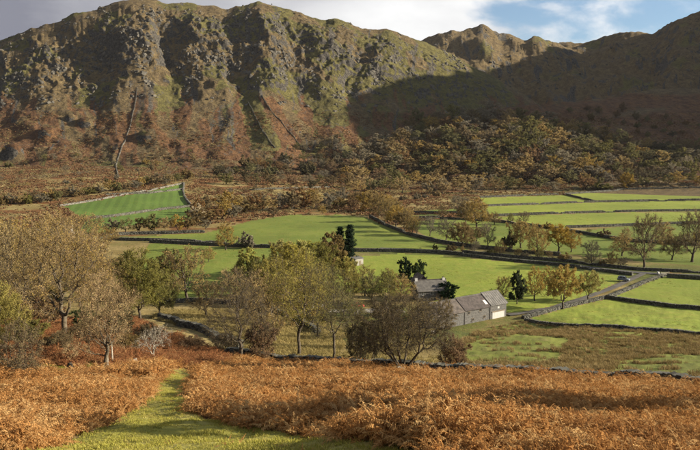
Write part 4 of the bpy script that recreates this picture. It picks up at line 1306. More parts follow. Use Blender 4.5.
# --- bank of scrub trees above the central field
bank = [(200, 224, 20, 24), (212, 222, 16, 22), (222, 218, 18, 22), (233, 217, 18, 24), (245, 214, 16, 22), (256, 212, 18, 24), (268, 210, 18, 24), (280, 209, 16, 22), (292, 209, 17, 22),
        (304, 209, 16, 20), (316, 208, 16, 22), (328, 208, 17, 22), (340, 208, 17, 22), (352, 208, 18, 22), (238, 207, 12, 20), (262, 203, 10, 18), (206, 211, 14, 20), (286, 203, 10, 20), (312, 202, 12, 20), (343, 201, 12, 20), (222, 208, 12, 18),
        (196, 218, 18, 20), (228, 214, 22, 20), (250, 206, 10, 22), (274, 214, 10, 16), (298, 204, 13, 18), (322, 213, 8, 14), (334, 203, 14, 22), (356, 202, 14, 22), (210, 203, 9, 16), (366, 213, 22, 22)]
for i, (px, py, hh, ww) in enumerate(bank):
    T(('far_a', 'far_c', 'far_b', 'bush')[i % 4] if i % 4 < 3 else 'far_a', px, py + 1 + RNG.uniform(-1.5, 1.5), hh * RNG.uniform(.7, 1.35), ww * RNG.uniform(.75, 1.35), ('brown', 'russet', 'tan', 'grey')[i % 4], 'scrub_tree',
      ('brown', 'russet', 'tan', 'greyish')[i % 4] + ' scrub tree ' + ('at the left end of' if px < 235 else 'along the middle of' if px < 300 else 'at the right end of') + ' the bank above the central field', group='scrub above the central field')
# --- scrub below the striped field
for i, (px, py, hh, ww, col) in enumerate([(112, 234, 16, 24, 'grey'), (126, 234, 18, 24, 'olive'), (140, 233, 18, 22, 'brown'), (153, 233, 20, 24, 'olive'), (165, 233, 18, 22, 'tan'), (177, 232, 20, 22, 'ochre'),
                                      (188, 231, 18, 20, 'brown'), (197, 226, 24, 22, 'pale'), (206, 230, 12, 16, 'grey')]):
    T(('far_a', 'far_d', 'far_b')[i % 3], px, py, hh, ww, col, 'scrub_tree',
      {'grey': 'greyish', 'olive': 'olive', 'brown': 'brown', 'tan': 'tan', 'ochre': 'ochre', 'pale': 'bleached pale'}[col] + ' scrub tree in the row below the striped field', group='scrub below the striped field')
# --- left back trees and hedge along the striped field
for i, (px, py, hh, ww, col) in enumerate([(20, 262, 46, 60, 'tan'), (52, 254, 44, 60, 'tan'), (84, 252, 40, 54, 'tan'), (2, 268, 50, 60, 'tan'), (106, 252, 26, 34, 'tan'), (36, 275, 40, 50, 'ochre')]):
    T(('mid_c', 'mid_b')[i % 2], px, py, hh, ww, col, 'oak_tree', 'tan half-bare tree ' + ('left of', 'directly in front of', 'just right of', 'farthest left of', 'far right of', 'well below')[i] + ' the white farmhouse', group='copse round the white farmhouse')
for i in range(26):
    px = -4 + i * 7.6 + RNG.uniform(-2, 2); py = np.interp(px, [0, 40, 100, 150, 190], [205, 203, 194, 186, 180]) + RNG.uniform(-2, 1)
    T(('far_a', 'bush', 'far_c')[i % 3], px, py, RNG.uniform(8, 13), RNG.uniform(13, 20), ('olive', 'brown', 'grey', 'tan')[i % 4], 'hedge_bush',
      ('olive', 'brown', 'greyish', 'tan')[i % 4] + ' bush in the hedge ' + ('left of' if px < 62 else 'above the left half of' if px < 120 else 'above the right half of') + ' the striped field', 'bush', 'hedge above the striped field')


def side_of(px):
    for lim, ph in ((390, ', towards the crag'), (440, ', above the slanting trees'), (490, ', above the narrow strips'), (535, ', below the knoll top'), (575, ', above the diagonal wall'),
                    (612, ', left of the golden tree'), (650, ', above the golden tree'), (2000, ', right of the golden tree')):
        if px < lim: return ph


# --- the wood on the knoll and scattered scrub on the lower fell: every tree on its own
def part_of(px, xs):
    f = (px - min(xs)) / (max(xs) - min(xs))
    return ', left part' if f < .33 else ', middle part' if f < .67 else ', right part'


def scatter_wood(poly, n, mind, hr, wr, cols, protos, where, group, seed):
    rg = np.random.default_rng(seed)
    xs = [p[0] for p in poly]; ys = [p[1] for p in poly]
    got = []; tries = 0
    while len(got) < n and tries < 6000:
        tries += 1
        px = rg.uniform(min(xs), max(xs)); py = rg.uniform(min(ys), max(ys))
        if not inpoly(np.array([px]), np.array([py]), poly)[0]: continue
        if any((px - a) ** 2 + ((py - b) * 2.2) ** 2 < mind * mind for a, b in got): continue
        got.append((px, py))
        p = at(px, py); s = p.y / F
        c = cols[rg.integers(len(cols))]
        lum = sum(C[c]) / 3
        cc = tuple((v + .20 * (lum * t_ - v)) * (1.25 if group == 'hillside wood' else 1.05) for v, t_ in zip(C[c], (1.15, 1.0, .75)))
        if group == 'hillside wood': hs_ = .84
        else: hs_ = 1.
        k = rg.uniform(.75, 1.25)
        place_tree(protos[rg.integers(len(protos))], p, rg.uniform(*hr) * s * k * hs_, rg.uniform(*wr) * s * k * (1.15 if group == 'hillside wood' else 1.), cc, 'woodland_tree' if group == 'hillside wood' else 'hawthorn_tree',
                   {'tan': 'tan', 'brown': 'dull brown', 'russet': 'russet', 'olive': 'olive-green', 'ochre': 'golden-brown', 'grey': 'bare greyish', 'dark': 'dark', 'green': 'deep green'}[c] + ' tree ' + where + (side_of(px) if group == 'hillside wood' else part_of(px, xs)), 'tree', group, rng=rg)


ALLC = ['brown', 'brown', 'olive', 'ochre', 'tan', 'grey', 'russet', 'olive', 'olive', 'grey', 'tan']
FP = ['far_a', 'far_b', 'far_c', 'far_d', 'far_e', 'far_a', 'far_c']
scatter_wood([(425, 122), (470, 115), (520, 117), (560, 128), (610, 138), (600, 150), (520, 140), (440, 140), (390, 145)], 70, 8, (13, 19), (15, 20), ALLC, FP, 'on the upper edge of the hillside wood', 'hillside wood', 1)
scatter_wood([(340, 160), (390, 145), (440, 140), (520, 140), (600, 150), (600, 168), (500, 168), (420, 170), (345, 175)], 94, 8.5, (14, 20), (16, 22), ALLC, FP, 'in the middle of the hillside wood', 'hillside wood', 2)
scatter_wood([(600, 140), (640, 148), (705, 152), (705, 186), (640, 186), (600, 184)], 64, 8.5, (12, 18), (15, 20), ['olive', 'olive', 'dark', 'brown', 'ochre', 'grey'], FP, 'in the hillside wood at the right edge', 'hillside wood', 3)
scatter_wood([(345, 175), (420, 170), (500, 168), (600, 168), (600, 190), (490, 194), (420, 196), (350, 194)], 68, 10, (14, 20), (17, 24), ALLC + ['ochre', 'tan'], FP, 'along the foot of the hillside wood', 'hillside wood', 4)
scatter_wood([(215, 172), (290, 158), (340, 152), (345, 190), (260, 186), (215, 186)], 46, 9, (9, 13), (13, 18), ['dark', 'brown', 'olive', 'russet', 'grey'], FP + ['bush'], 'in the dark scrub wood below the crag', 'scrub wood below the crag', 5)
scatter_wood([(350, 194), (440, 194), (440, 200), (360, 204), (340, 200)], 9, 8, (6, 9), (8, 13), ['brown', 'grey', 'tan'], ['far_b', 'bush'], 'on the rough strip left of the strip fields', 'rough strip trees', 6)
scatter_wood([(0, 150), (110, 158), (130, 178), (60, 190), (0, 190)], 24, 9, (4, 8), (6, 11), ['olive', 'brown', 'grey', 'tan'], ['far_b', 'bush', 'far_d'], 'scattered on the lower left slope', 'scattered trees on the lower left slope', 7)
scatter_wood([(130, 160), (210, 150), (215, 185), (140, 180)], 18, 9, (4, 8), (6, 11), ['olive', 'brown', 'grey', 'tan'], ['far_b', 'bush', 'far_d'], 'scattered below the middle of the crag', 'scattered trees below the crag', 8)
scatter_wood([(285, 146), (345, 138), (345, 150), (300, 156)], 9, 8, (6, 9), (7, 11), ['dark', 'olive', 'grey'], FP, 'in the row at the foot of the shaded slope', 'row of trees at the foot of the shaded slope', 9)
scatter_wood([(198, 192), (230, 187), (330, 188), (330, 203), (200, 206)], 20, 9, (4, 7), (6, 10), ['brown', 'tan', 'grey', 'russet'], ['bush', 'far_b'], 'on the tan strip above the bank', 'scrub on the tan strip', 10)
scatter_wood([(560, 108), (620, 112), (700, 125), (700, 148), (620, 138), (570, 122)], 26, 12, (4, 9), (6, 11), ['russet', 'brown', 'dark', 'olive'], ['bush', 'far_a'], 'scattered on the bracken shoulder above the wood', 'scattered trees above the wood', 11)

place_tree('round_leafy', (18.2, 23.0, gz(18.2, 23.0)), 11.5, 8.6, C['tan'], 'oak_tree', 'small oak on the near slope, out of view to the right, shading the path', 'tree', rot=1.)
# ------------------------------------------------------------------ buildings
def empty(name, loc, rz=0.):
    e = bpy.data.objects.new(name, None); COL.objects.link(e); e.location = loc; e.rotation_euler = (0, 0, rz); e.empty_display_size = .5
    return e


def gable_walls(x0, x1, y0, y1, z0, zw, rise):
    m = MB(); ym = (y0 + y1) / 2
    m.loft([[(x, y0, z0), (x, y1, z0), (x, y1, zw), (x, ym, zw + rise), (x, y0, zw)] for x in (x0, x1)])
    return m


def roof_slab(x0, x1, y0, y1, zw, rise, side, over=.35, th=.14, ox=.25, ripple=0, ox1=None):
    """one slope, side -1 the front (towards y0); ripple adds standing seams"""
    ym = (y0 + y1) / 2; ye = y0 if side < 0 else y1
    s = rise / abs(ym - ye)
    dy = -over if side < 0 else over
    ox1 = ox if ox1 is None else ox1
    m = MB()
    lo = Vector((0, ye + dy, zw - over * s + .04)); hi = Vector((0, ym, zw + rise + .04))
    m.loft([[(x, lo.y, lo.z), (x, hi.y, hi.z), (x, hi.y, hi.z + th), (x, lo.y, lo.z + th)] for x in (x0 - ox, x1 + ox1)])
    if ripple:
        n = int((x1 - x0) / ripple)
        for i in range(n + 1):
            x = x0 - ox + .1 + i * (x1 - x0 + ox + ox1 - .2) / n
            m.loft([[(x + a, lo.y - .02, lo.z + th - .02 + b), (x + a, hi.y, hi.z + th - .02 + b), (x + a + .14, hi.y, hi.z + th - .02 + b), (x + a + .14, lo.y - .02, lo.z + th - .02 + b)] for a, b in ((0, 0), (0, .07))])
    return m


def window(parent, x, z, w, h, y, frame='white_paint', bars=1, side=-1):
    f = MB(); t = .09; d = .06 * side
    ya, yb = sorted((y + d, y - .02 * side))
    f.box(x - w / 2, x - w / 2 + t, ya, yb, z, z + h); f.box(x + w / 2 - t, x + w / 2, ya, yb, z, z + h)
    f.box(x - w / 2 + t, x + w / 2 - t, ya, yb, z, z + t); f.box(x - w / 2 + t, x + w / 2 - t, ya, yb, z + h - t, z + h)
    for b in range(bars):
        xx = x - w / 2 + w * (b + 1) / (bars + 1)
        f.box(xx - .03, xx + .03, ya, yb, z + t, z + h - t)
    o = f.build('window', M[frame], parent)
    p = MB(); yc_, yd = sorted((y + .03 * side, y - .01 * side)); p.box(x - w / 2 + t, x + w / 2 - t, yc_, yd, z + t, z + h - t)
    p.build('pane', M['glass'], o)
    s = MB(); ye_, yf = sorted((y + .14 * side, y)); s.box(x - w / 2 - .1, x + w / 2 + .1, ye_, yf, z - .12, z - .003)
    s.build('sill', M['barn_stone'], o)
    return o


def build_barn():
    z0 = 2.0
    ends = []
    for px_, py_ in ((464.5, 324.6), (506, 316.2)):
        u_, v_ = uv(px_, py_); yy_ = (z0 - ZC) / float(v_); ends.append(Vector((float(u_) * yy_, yy_, z0)))
    a, b = ends
    d = b - a; ang = math.atan2(d.y, d.x); L = Vector((d.x, d.y)).length
    z = min(a.z, b.z)
    e = empty('barn', (a.x, a.y, z), ang)
    tag(e, 'long grey stone barn with three slate and sheet roofs and a white door', 'barn')
    D = 7.2; zw = 3.8; r = 2.5
    xa = -12.5; xs = L * .60
    secs = [(xa, 0 - .01, zw - .15, r, 'slate_brown', 0, .0), (0, xs, zw, r + .05, 'slate_dark', 0, 0), (xs + .01, L, zw + .15, r + .15, 'sheet', .75, 0)]
    for i, (x0, x1, zz, rr, mt, rip, _) in enumerate(secs):
        w = gable_walls(x0, x1, .0 if i != 1 else .06, D, -2.0, zz, rr).build('wall', M['barn_stone'], e)
        for sd in (-1, 1):
            o = roof_slab(x0, x1, 0, D, zz, rr, sd, ripple=rip, ox=.28 if i == 0 else .0, ox1=.28 if i == 2 else 0.).build('roof', M[mt], e)
            if i == 2: o['label'] = 'pale corrugated sheet roof'
        m = MB(); m.box(x0 - .1, x1 + .1, D / 2 - .16, D / 2 + .16, zz + rr + .1, zz + rr + .3); m.build('ridge_cap', M['sheet' if i == 2 else 'slate'], e)
    for x, zz in ((1.6, 2.55), (xs * .62, 2.75), (3.1, .55), (xs * .78, .7), (-3.2, 2.6), (-7.5, 2.5)):
        window(e, x, zz, .95, .8, .06 if x > 0 else 0, 'timber', 1)
    x0 = xs + .9; x1 = L - .8
    m = MB(); m.box(x0, x1, -.09, 0, -.6, 1.8); dr = m.build('door', M['white_paint'], e); dr['label'] = 'wide white garage door'
    m = MB()
    for i in range(9):
        x = x0 + (i + .5) * (x1 - x0) / 9; m.box(x - .03, x + .03, -.12, -.092, -.55, 1.75)
    m.build('batten', M['white_paint'], dr)
    m = MB(); m.box((x0 + x1) / 2 - .35, (x0 + x1) / 2 + .35, -.05, 0, 2.7, 3.2); m.build('hatch', M['white_paint'], e)
    m = MB(); m.box(x0 - .25, x1 + .25, -.16, 0, 1.803, 2.1); m.build('lintel', M['timber'], e)
    for x in (-.05, xs - .05):
        m = MB(); m.cyl((x, -.1, -1), (x, -.1, zw - .1), .06, .06, 8); m.build('drainpipe', M['slate_dark'], e)
    # a patch of new pale slates by the join
    m = MB(); s = (r + .05) / (D / 2)
    for i in range(2):
        for j in range(3):
            xx = xs - 1.3 + i * .48; y = .45 + j * .42; zz = zw + y * s + .04 + .145
            m.loft([[(x_, y, zz), (x_, y + .4, zz + .4 * s), (x_, y + .4, zz + .4 * s + .03), (x_, y, zz + .03)] for x_ in (xx, xx + .45)])
    m.build('slate_patch', M['whitewash'], e)
    return e


build_barn()


def build_house():
    a = at(419, 303); b = at(446, 301)
    ang = math.radians(14)
    e = empty('farmhouse', (a.x, a.y + 3, min(a.z, b.z)), ang)
    tag(e, 'grey farmhouse with white-framed windows behind the long barn', 'house')
    L = 10.2; D = 7.0; zw = 3.1; r = 2.6
    gable_walls(0, L, 0, D, -2, zw, r).build('wall', M['barn_stone'], e)
    for sd in (-1, 1): roof_slab(0, L, 0, D, zw, r, sd).build('roof', M['slate'], e)
    m = MB(); m.box(-.3, L + .3, D / 2 - .16, D / 2 + .16, zw + r + .12, zw + r + .3); m.build('ridge_cap', M['slate_dark'], e)
    for x in (1.7, 4.6, 7.6):
        window(e, x, 1.75, 1.1, 1.1, 0); window(e, x, -.4, 1.1, 1.3, 0)
    # rear wing with its gable towards the viewer, dark red-brown
    w = MB(); x0, x1 = 1.8, 6.2; xm = (x0 + x1) / 2
    w.loft([[(x0, y, -1), (x0, y, 4.3), (xm, y, 6.6), (x1, y, 4.3), (x1, y, -1)] for y in (D - .5, D + 5)])
    w.build('rear_wing', M['slate_dark'], e)
    for s0 in (-1, 1):
        m = MB(); xe = x0 if s0 < 0 else x1; ox = .35 * s0
        m.loft([[(xe + ox, y, 4.3 - .35), (xm, y, 6.65), (xm, y, 6.8), (xe + ox, y, 4.3 - .2)] for y in (D - .8, D + 5.2)])
        m.build('wing_roof', M['slate_brown'], e)
    for x, y, zt in ((.5, D / 2, 6.5), (L - .6, D / 2, 6.3)):
        c = MB(); c.box(x - .42, x + .42, y - .36, y + .36, zw + .5, zt); co = c.build('chimney', M['whitewash'], e)
        for k in (-.22, .22):
            p = MB(); p.cyl((x + k, y, zt), (x + k, y, zt + .45), .13, .11, 10); p.build('chimney_pot', M['slate_brown'], co)
    m = MB(); m.box(5.9, 6.9, -.06, .0, -.5, 2.05); m.build('door', M['timber'], e)
    return e


build_house()


def build_hut():
    p = at(357, 265)
    e = empty('stone_hut', (p.x, p.y, p.z), math.radians(38))
    tag(e, 'small pale flat-roofed hut beside the tall narrow conifer', 'hut')
    m = MB(); m.box(-2.1, 2.1, -1.6, 1.6, -.6, 2.9); m.build('wall', M['hut_wall'], e)
    m = MB(); m.loft([[(x, -1.95, 2.9), (x, 1.95, 3.25), (x, 1.95, 3.4), (x, -1.95, 3.05)] for x in (-2.4, 2.4)]); m.build('roof', M['sheet'], e)
    m = MB(); m.box(-.1, .85, -1.66, -1.6, -.2, 2.0); m.build('door', M['timber'], e)
    window(e, -1.2, 1.0, .8, .8, -1.6)
    return e


build_hut()


def build_white_farm():
    p = at(61, 238)
    e = empty('white_farmhouse', (p.x, p.y, p.z), math.radians(8))
    tag(e, 'white farmhouse glimpsed through the branches of the left copse', 'house')
    s = p.y / F
    L = 11.; D = 6.5; zw = 5.2; r = 2.4
    gable_walls(-L / 2, L / 2, 0, D, -2, zw, r).build('wall', M['whitewash'], e)
    for sd in (-1, 1): roof_slab(-L / 2, L / 2, 0, D, zw, r, sd).build('roof', M['slate'], e)
    for x in (-3.4, 0, 3.4):
        window(e, x, 3.2, 1.1, 1.3, 0, 'timber'); window(e, x, .6, 1.1, 1.4, 0, 'timber')
    for x in (-L / 2 + .5, L / 2 - .5):
        c = MB(); c.box(x - .5, x + .5, D / 2 - .45, D / 2 + .45, zw + .6, zw + r + 1.3); c.build('chimney', M['whitewash'], e)
    m = MB(); m.box(-14.2, -L / 2 - .02, 1, 6, -2, 3.2); m.build('outhouse', M['whitewash'], e)
    m = MB(); m.loft([[(x, .7, 3.2), (x, 6.3, 3.2), (x, 3.5, 4.9)] for x in (-14.5, -L / 2 - .03)]); m.build('outhouse_roof', M['slate'], e)


build_white_farm()


# ------------------------------------------------------------------ cars
def car(px, py, rz, col, label, van=False):
    p = at(px, py)
    e = empty('parked_car', (p.x, p.y, p.z + .28), rz)
    tag(e, label, 'car', 'parked cars', 'thing')
    paint = simple('car_paint', col, .3, .03, 1., .5)
    hh = .25 if van else 0
    prof = [(-2.05, .35), (-2.08, .62), (-1.95, .86), (-1.2, .93), (-.1, .96), (1.0, .95), (1.75, .92), (2.05, .82), (2.1, .45), (2.02, .3), (-1.98, .28)]
    m = MB(); rings = []
    for y, k in ((-.86, .94), (-.80, 1.0), (0, 1.015), (.80, 1.0), (.86, .94)):
        rings.append([(x * (1 if abs(y) < .82 else .985), y, .28 + (z - .28) * k) for x, z in prof])
    m.loft(rings); m.build('body', paint, e, True)
    cab = [(-1.15, .93), (-.45, 1.42 + hh), (.0, 1.48 + hh), (1.0, 1.46 + hh), (1.55 + hh, 1.30 + hh), (1.95, .93)]
    m = MB(); m.loft([[(x, y * (1 - .16 * (z - .93) / .55), z) for x, z in cab] for y in (-.80, .80)]); m.build('cabin', paint, e)
    for s in (-1, 1):
        for (xa, xb, xc, xd) in ((-.95, -.42, .25, .25), (.35, .35, 1.05, 1.55)):
            m = MB(); yy = lambda z: s * (.80 * (1 - .16 * (z - .93) / .55) + .006)
            m.add([(xa, yy(.97), .97), (xd if xd > .3 else xc, yy(.97), .97), (xc, yy(1.38 + hh), 1.38 + hh), (xb, yy(1.38 + hh), 1.38 + hh)], [(0, 1, 2, 3)] if s < 0 else [(3, 2, 1, 0)])
            m.build('side_window', M['glass'], e)
    m = MB(); m.add([(-1.13, -.68, .98), (-1.13, .68, .98), (-.5, .60, 1.40 + hh), (-.5, -.60, 1.40 + hh)], [(0, 1, 2, 3)]);
    for i in range(4):
        v = m.v[i]; m.v[i] = (v[0] - .012, v[1], v[2] + .012)
    m.build('windscreen', M['glass'], e)
    m = MB(); m.add([(1.93, .66, .99), (1.93, -.66, .99), (1.60 + hh, -.58, 1.28 + hh), (1.60 + hh, .58, 1.28 + hh)], [(0, 1, 2, 3)])
    for i in range(4):
        v = m.v[i]; m.v[i] = (v[0] + .015, v[1], v[2] + .012)
    m.build('rear_window', M['glass'], e)
    for x in (-1.3, 1.3):
        for s in (-1, 1):
            m = MB(); m.cyl((x, s * .66, .31), (x, s * .885, .31), .31, .31, 18); w = m.build('wheel', M['tyre'], e)
            m = MB(); m.cyl((x, s * .88, .31), (x, s * .895, .31), .19, .17, 12); m.build('rim', M['rim'], w)
    for s in (-1, 1):
        m = MB(); m.box(-2.10, -2.03, s * .62 - .16, s * .62 + .16, .60, .74); m.build('headlight', M['lamp'], e)
        m = MB(); m.box(2.04, 2.11, s * .66 - .12, s * .66 + .12, .62, .80); m.build('tail_light', M['red'], e)
    return e


M['red'] = simple('tail_red', (.35, .02, .02), .3, .05, 2., .4)
car(343, 308.5, .1, (.02, .022, .026), 'black car parked left of the red car')
car(357, 308.5, .12, (.42, .045, .03), 'red car parked in the yard below the trees')
car(352, 316, 2.2, (.03, .04, .075), 'dark blue car parked nearest, in front of the red car')
car(623.5, 281.5, 2.5, (.13, .145, .165), 'silver car parked beside the farm track near the junction', True)
car(317, 309.5, .4, (.7, .7, .68), 'white car half hidden by trees left of the yard')


# ------------------------------------------------------------------ small things
def boulder(name, px, py, sx, sy, sz, seed, label, mat='boulder', group=None, cat='boulder', lift=.2):
    p = at(px, py)
    rg = np.random.default_rng(seed)
    import bmesh
    bm = bmesh.new(); bmesh.ops.create_icosphere(bm, subdivisions=3, radius=1)
    for v in bm.verts:
        c = v.co
        n = 1 + .28 * float(perlin(c.x * 1.3 + seed, c.y * 1.3 + c.z, 4)) + .10 * float(perlin(c.x * 3.7 + seed, c.y * 3.7 + c.z * 2, 6))
        q = Vector((max(-.8, min(.8, c.x)), max(-.8, min(.8, c.y)), max(-.7, min(.72, c.z)))) * n
        v.co = Vector((q.x * sx, q.y * sy, q.z * sz))
    me = bpy.data.meshes.new(name); bm.to_mesh(me); bm.free(); me.materials.append(M[mat])
    o = link(name, me, None, (p.x, p.y, p.z + sz * lift), rg.uniform(0, 6))
    tag(o, label, cat, group, 'thing')
    return o


boulder('boulder', 131, 366, .62, .5, .46, 3, 'pale lumpy boulder in the bracken right of the twisted tree', lift=.75)
boulder('boulder', 119, 369, .6, .4, .3, 5, 'flat pale boulder beside the dark trunk of the twisted tree', lift=.9)
boulder('boulder', 400, 374.5, .7, .5, .5, 9, 'pale stone at the foot of the many-stemmed tree', lift=.8)
boulder('boulder', 433, 334, .7, .6, .6, 12, 'pale stone below the barn beside the rushes', lift=.5)
boulder('white_stone', 658, 274.5, .5, .5, .75, 15, 'white-painted stone marking the road junction', 'white_paint', None, 'stone', .7)
for k, (px, py, hgt, lb) in enumerate([(107.5, 369.5, 2.1, 'thin pale wooden post close to the dark trunk of the twisted tree'), (113, 367, 2.3, 'leaning pale wooden post right of the twisted tree')]):
    p = at(px, py); m = MB(); m.cyl((0, 0, -.3), (.05 - .12 * k, .05, hgt), .085, .06, 8); m.cyl((.05 - .12 * k, .05, hgt), (.055 - .125 * k, .05, hgt + .05), .06, .03, 8)
    o = m.build('wooden_post', M['grey_timber']); o.location = p; tag(o, lb, 'post', 'pale posts by the twisted tree', 'thing')
p = at(29, 375); m = MB(); m.cyl((0, 0, -.3), (0.03, .02, .8), .26, .22, 12); m.cyl((.03, .02, .8), (.09, .03, .95), .22, .10, 12)
for k in range(5):
    a = k * 1.3; m.cyl((math.cos(a) * .2, math.sin(a) * .2, .3), (math.cos(a) * .5, math.sin(a) * .5, -.25), .13, .08, 6)
p = at(70, 374); o = m.build('tree_stump', M['stump'], smooth=True); o.location = p; tag(o, 'short dark tree stump in the grass left of the twisted tree', 'stump', None, 'thing')


# track-side gate
def gate(px, py, rz, label):
    p = at(px, py); e = empty('field_gate', p, rz); tag(e, label, 'gate', None, 'thing')
    for x in (-1.8, 1.8):
        m = MB(); m.box(x - .1, x + .1, -.1, .1, -.3, 1.45); m.build('post', M['grey_timber'], e)
    for k in range(5):
        m = MB(); m.box(-1.68, 1.68, -.03, .03, .25 + k * .23, .35 + k * .23); m.build('rail', M['grey_timber'], e)
    m = MB(); m.loft([[(-1.6, y, .22), (-1.5, y, .22), (1.6, y, 1.3), (1.5, y, 1.3)] for y in (-.065, -.033)]); m.build('brace', M['grey_timber'], e)


gate(665, 275.5, .3, 'weathered field gate where the track meets the road')


# ------------------------------------------------------------------ ground cover, instanced
def scatter(name, pts, rot, scl, idx, protos, label):
    me = bpy.data.meshes.new(name)
    n = len(pts)
    me.vertices.add(n); me.vertices.foreach_set('co', np.asarray(pts, np.float32).ravel())
    a = me.attributes.new('rot', 'FLOAT_VECTOR', 'POINT'); a.data.foreach_set('vector', np.asarray(rot, np.float32).ravel())
    a = me.attributes.new('scl', 'FLOAT', 'POINT'); a.data.foreach_set('value', np.asarray(scl, np.float32))
    a = me.attributes.new('idx', 'INT', 'POINT'); a.data.foreach_set('value', np.asarray(idx, np.int32))
    me.update()
    o = link(name, me); o['kind'] = 'stuff'; o['label'] = label
    coll = bpy.data.collections.new(name + '_parts')
    for i, pm in enumerate(protos):
        po = bpy.data.objects.new('%s_piece_%02d' % (name, i), pm); coll.objects.link(po)
    g = bpy.data.node_groups.new(name + '_scatter', 'GeometryNodeTree')
    g.interface.new_socket('Geometry', in_out='INPUT', socket_type='NodeSocketGeometry')
    g.interface.new_socket('Geometry', in_out='OUTPUT', socket_type='NodeSocketGeometry')
    gi = g.nodes.new('NodeGroupInput'); go = g.nodes.new('NodeGroupOutput')
    ci = g.nodes.new('GeometryNodeCollectionInfo'); ci.inputs['Collection'].default_value = coll
    ci.inputs['Separate Children'].default_value = True; ci.inputs['Reset Children'].default_value = True
    mp = g.nodes.new('GeometryNodeMeshToPoints')
    ip = g.nodes.new('GeometryNodeInstanceOnPoints'); ip.inputs['Pick Instance'].default_value = True

    def na(nm, dt):
        x = g.nodes.new('GeometryNodeInputNamedAttribute'); x.data_type = dt; x.inputs['Name'].default_value = nm
        return [s for s in x.outputs if s.enabled and s.name == 'Attribute'][0]
    er = g.nodes.new('FunctionNodeEulerToRotation')
    g.links.new(gi.outputs[0], mp.inputs[0]); g.links.new(mp.outputs[0], ip.inputs['Points'])
    g.links.new(ci.outputs[0], ip.inputs['Instance']); g.links.new(na('idx', 'INT'), ip.inputs['Instance Index'])
    g.links.new(na('rot', 'FLOAT_VECTOR'), er.inputs[0]); g.links.new(er.outputs[0], ip.inputs['Rotation'])
    g.links.new(na('scl', 'FLOAT'), ip.inputs['Scale']); g.links.new(ip.outputs[0], go.inputs[0])
    md = o.modifiers.new('scatter', 'NODES'); md.node_group = g
    return o


def frond_clump(seed, mat, nf=10, length=.85, arch=.75, pairs=17, pl=.12):
    rg = np.random.default_rng(seed)
    V = []; Fq = []; nb = 0
    for k in range(nf):
        a = rg.uniform(0, 2 * np.pi); L = length * rg.uniform(.6, 1.2); hgt = arch * rg.uniform(.5, 1.15)
        o = rg.uniform(-.22, .22, 2)
        s = np.linspace(0, 1, 9)
        bend = rg.uniform(.6, 1.5)
        rr = L * (.15 * s + .75 * s ** 1.6); zz = hgt * np.sin(np.minimum(s * bend, 1.5) * 1.55) * (1 - .30 * s ** 3)
        side = np.array([-math.sin(a), math.cos(a), 0]); dirv = np.array([math.cos(a), math.sin(a), 0])
        sway = rg.uniform(-.25, .25)
        P = np.array([o[0], o[1], 0]) + dirv * rr[:, None] + side * (sway * s ** 2)[:, None] * L + np.array([0, 0, 1.]) * zz[:, None]
        # stalk
        wd = .007
        for i in range(8):
            V += [P[i] - side * wd, P[i] + side * wd, P[i + 1] + side * wd, P[i + 1] - side * wd]; Fq.append((nb, nb + 1, nb + 2, nb + 3)); nb += 4
        for i in range(pairs):
            t = .30 + .70 * (i + .5) / pairs
            p = np.array([np.interp(t, s, P[:, j]) for j in range(3)])
            t2 = min(1, t + .03); q = np.array([np.interp(t2, s, P[:, j]) for j in range(3)]); tg = q - p; tg = tg / (np.linalg.norm(tg) + 1e-6)
            ln = pl * (1 - ((t - .30) / .72) ** 1.5 * .85) * rg.uniform(.7, 1.25)
            for sd in (-1, 1):
                dd = side * sd * .85 + tg * .5 + np.array([0, 0, rg.uniform(-.75, .25)]) + rg.normal(0, .22, 3); dd /= np.linalg.norm(dd)
                wv = np.cross(dd, np.array([0, 0, 1.]) + rg.normal(0, .5, 3)); wv /= np.linalg.norm(wv) + 1e-6
                w0 = ln * .15
                mid = p + dd * ln * .55 + np.array([0, 0, -.02 + rg.uniform(-.03, .03)])
                tip = p + dd * ln + np.array([0, 0, -ln * rg.uniform(.1, .45)])
                V += [p - wv * w0 * .5, p + wv * w0 * .5, mid + wv * w0, mid - wv * w0, tip + wv * w0 * .15, tip - wv * w0 * .15]
                Fq += [(nb, nb + 1, nb + 2, nb + 3), (nb + 3, nb + 2, nb + 4, nb + 5)]; nb += 6
    return mesh_np('frond_clump', np.array(V), [np.array(Fq)], [mat])


def blade_tuft(seed, mat, n=22, h=.1, spread=.09, w=.006, droop=.5):
    rg = np.random.default_rng(seed); V = []; Fq = []; nb = 0
    for k in range(n):
        a = rg.uniform(0, 6.283); r = spread * rg.uniform(0, 1) ** .5; hh = h * rg.uniform(.5, 1.2); b = rg.uniform(0, 6.283); ln = droop * hh * rg.uniform(.2, 1.2)
        p = np.array([math.cos(a) * r, math.sin(a) * r, -.01]); s = np.array([-math.sin(b), math.cos(b), 0]) * w; d = np.array([math.cos(b), math.sin(b), 0])
        m_ = p + d * ln * .35 + np.array([0, 0, hh * .62]); t_ = p + d * ln + np.array([0, 0, hh])
        V += [p - s, p + s, m_ + s * .8, m_ - s * .8, t_ + s * .15, t_ - s * .15]; Fq += [(nb, nb + 1, nb + 2, nb + 3), (nb + 3, nb + 2, nb + 4, nb + 5)]; nb += 6
    return mesh_np('tuft', np.array(V), [np.array(Fq)], [mat])


def ground_points(rg, n, ymin, ymax, umax=.62, power=1.0):
    """random points in the wedge of land before the viewer, with density falling with distance"""
    y = (rg.uniform(ymin ** power, ymax ** power, n)) ** (1 / power)
    x = rg.uniform(-umax, umax, n) * y
    return x, y, H(x, y)


def tilt(x, y, rg, amount=.25):
    n = len(x)
    return np.stack([rg.normal(0, amount, n), rg.normal(0, amount, n), rg.uniform(0, 6.283, n)], -1)


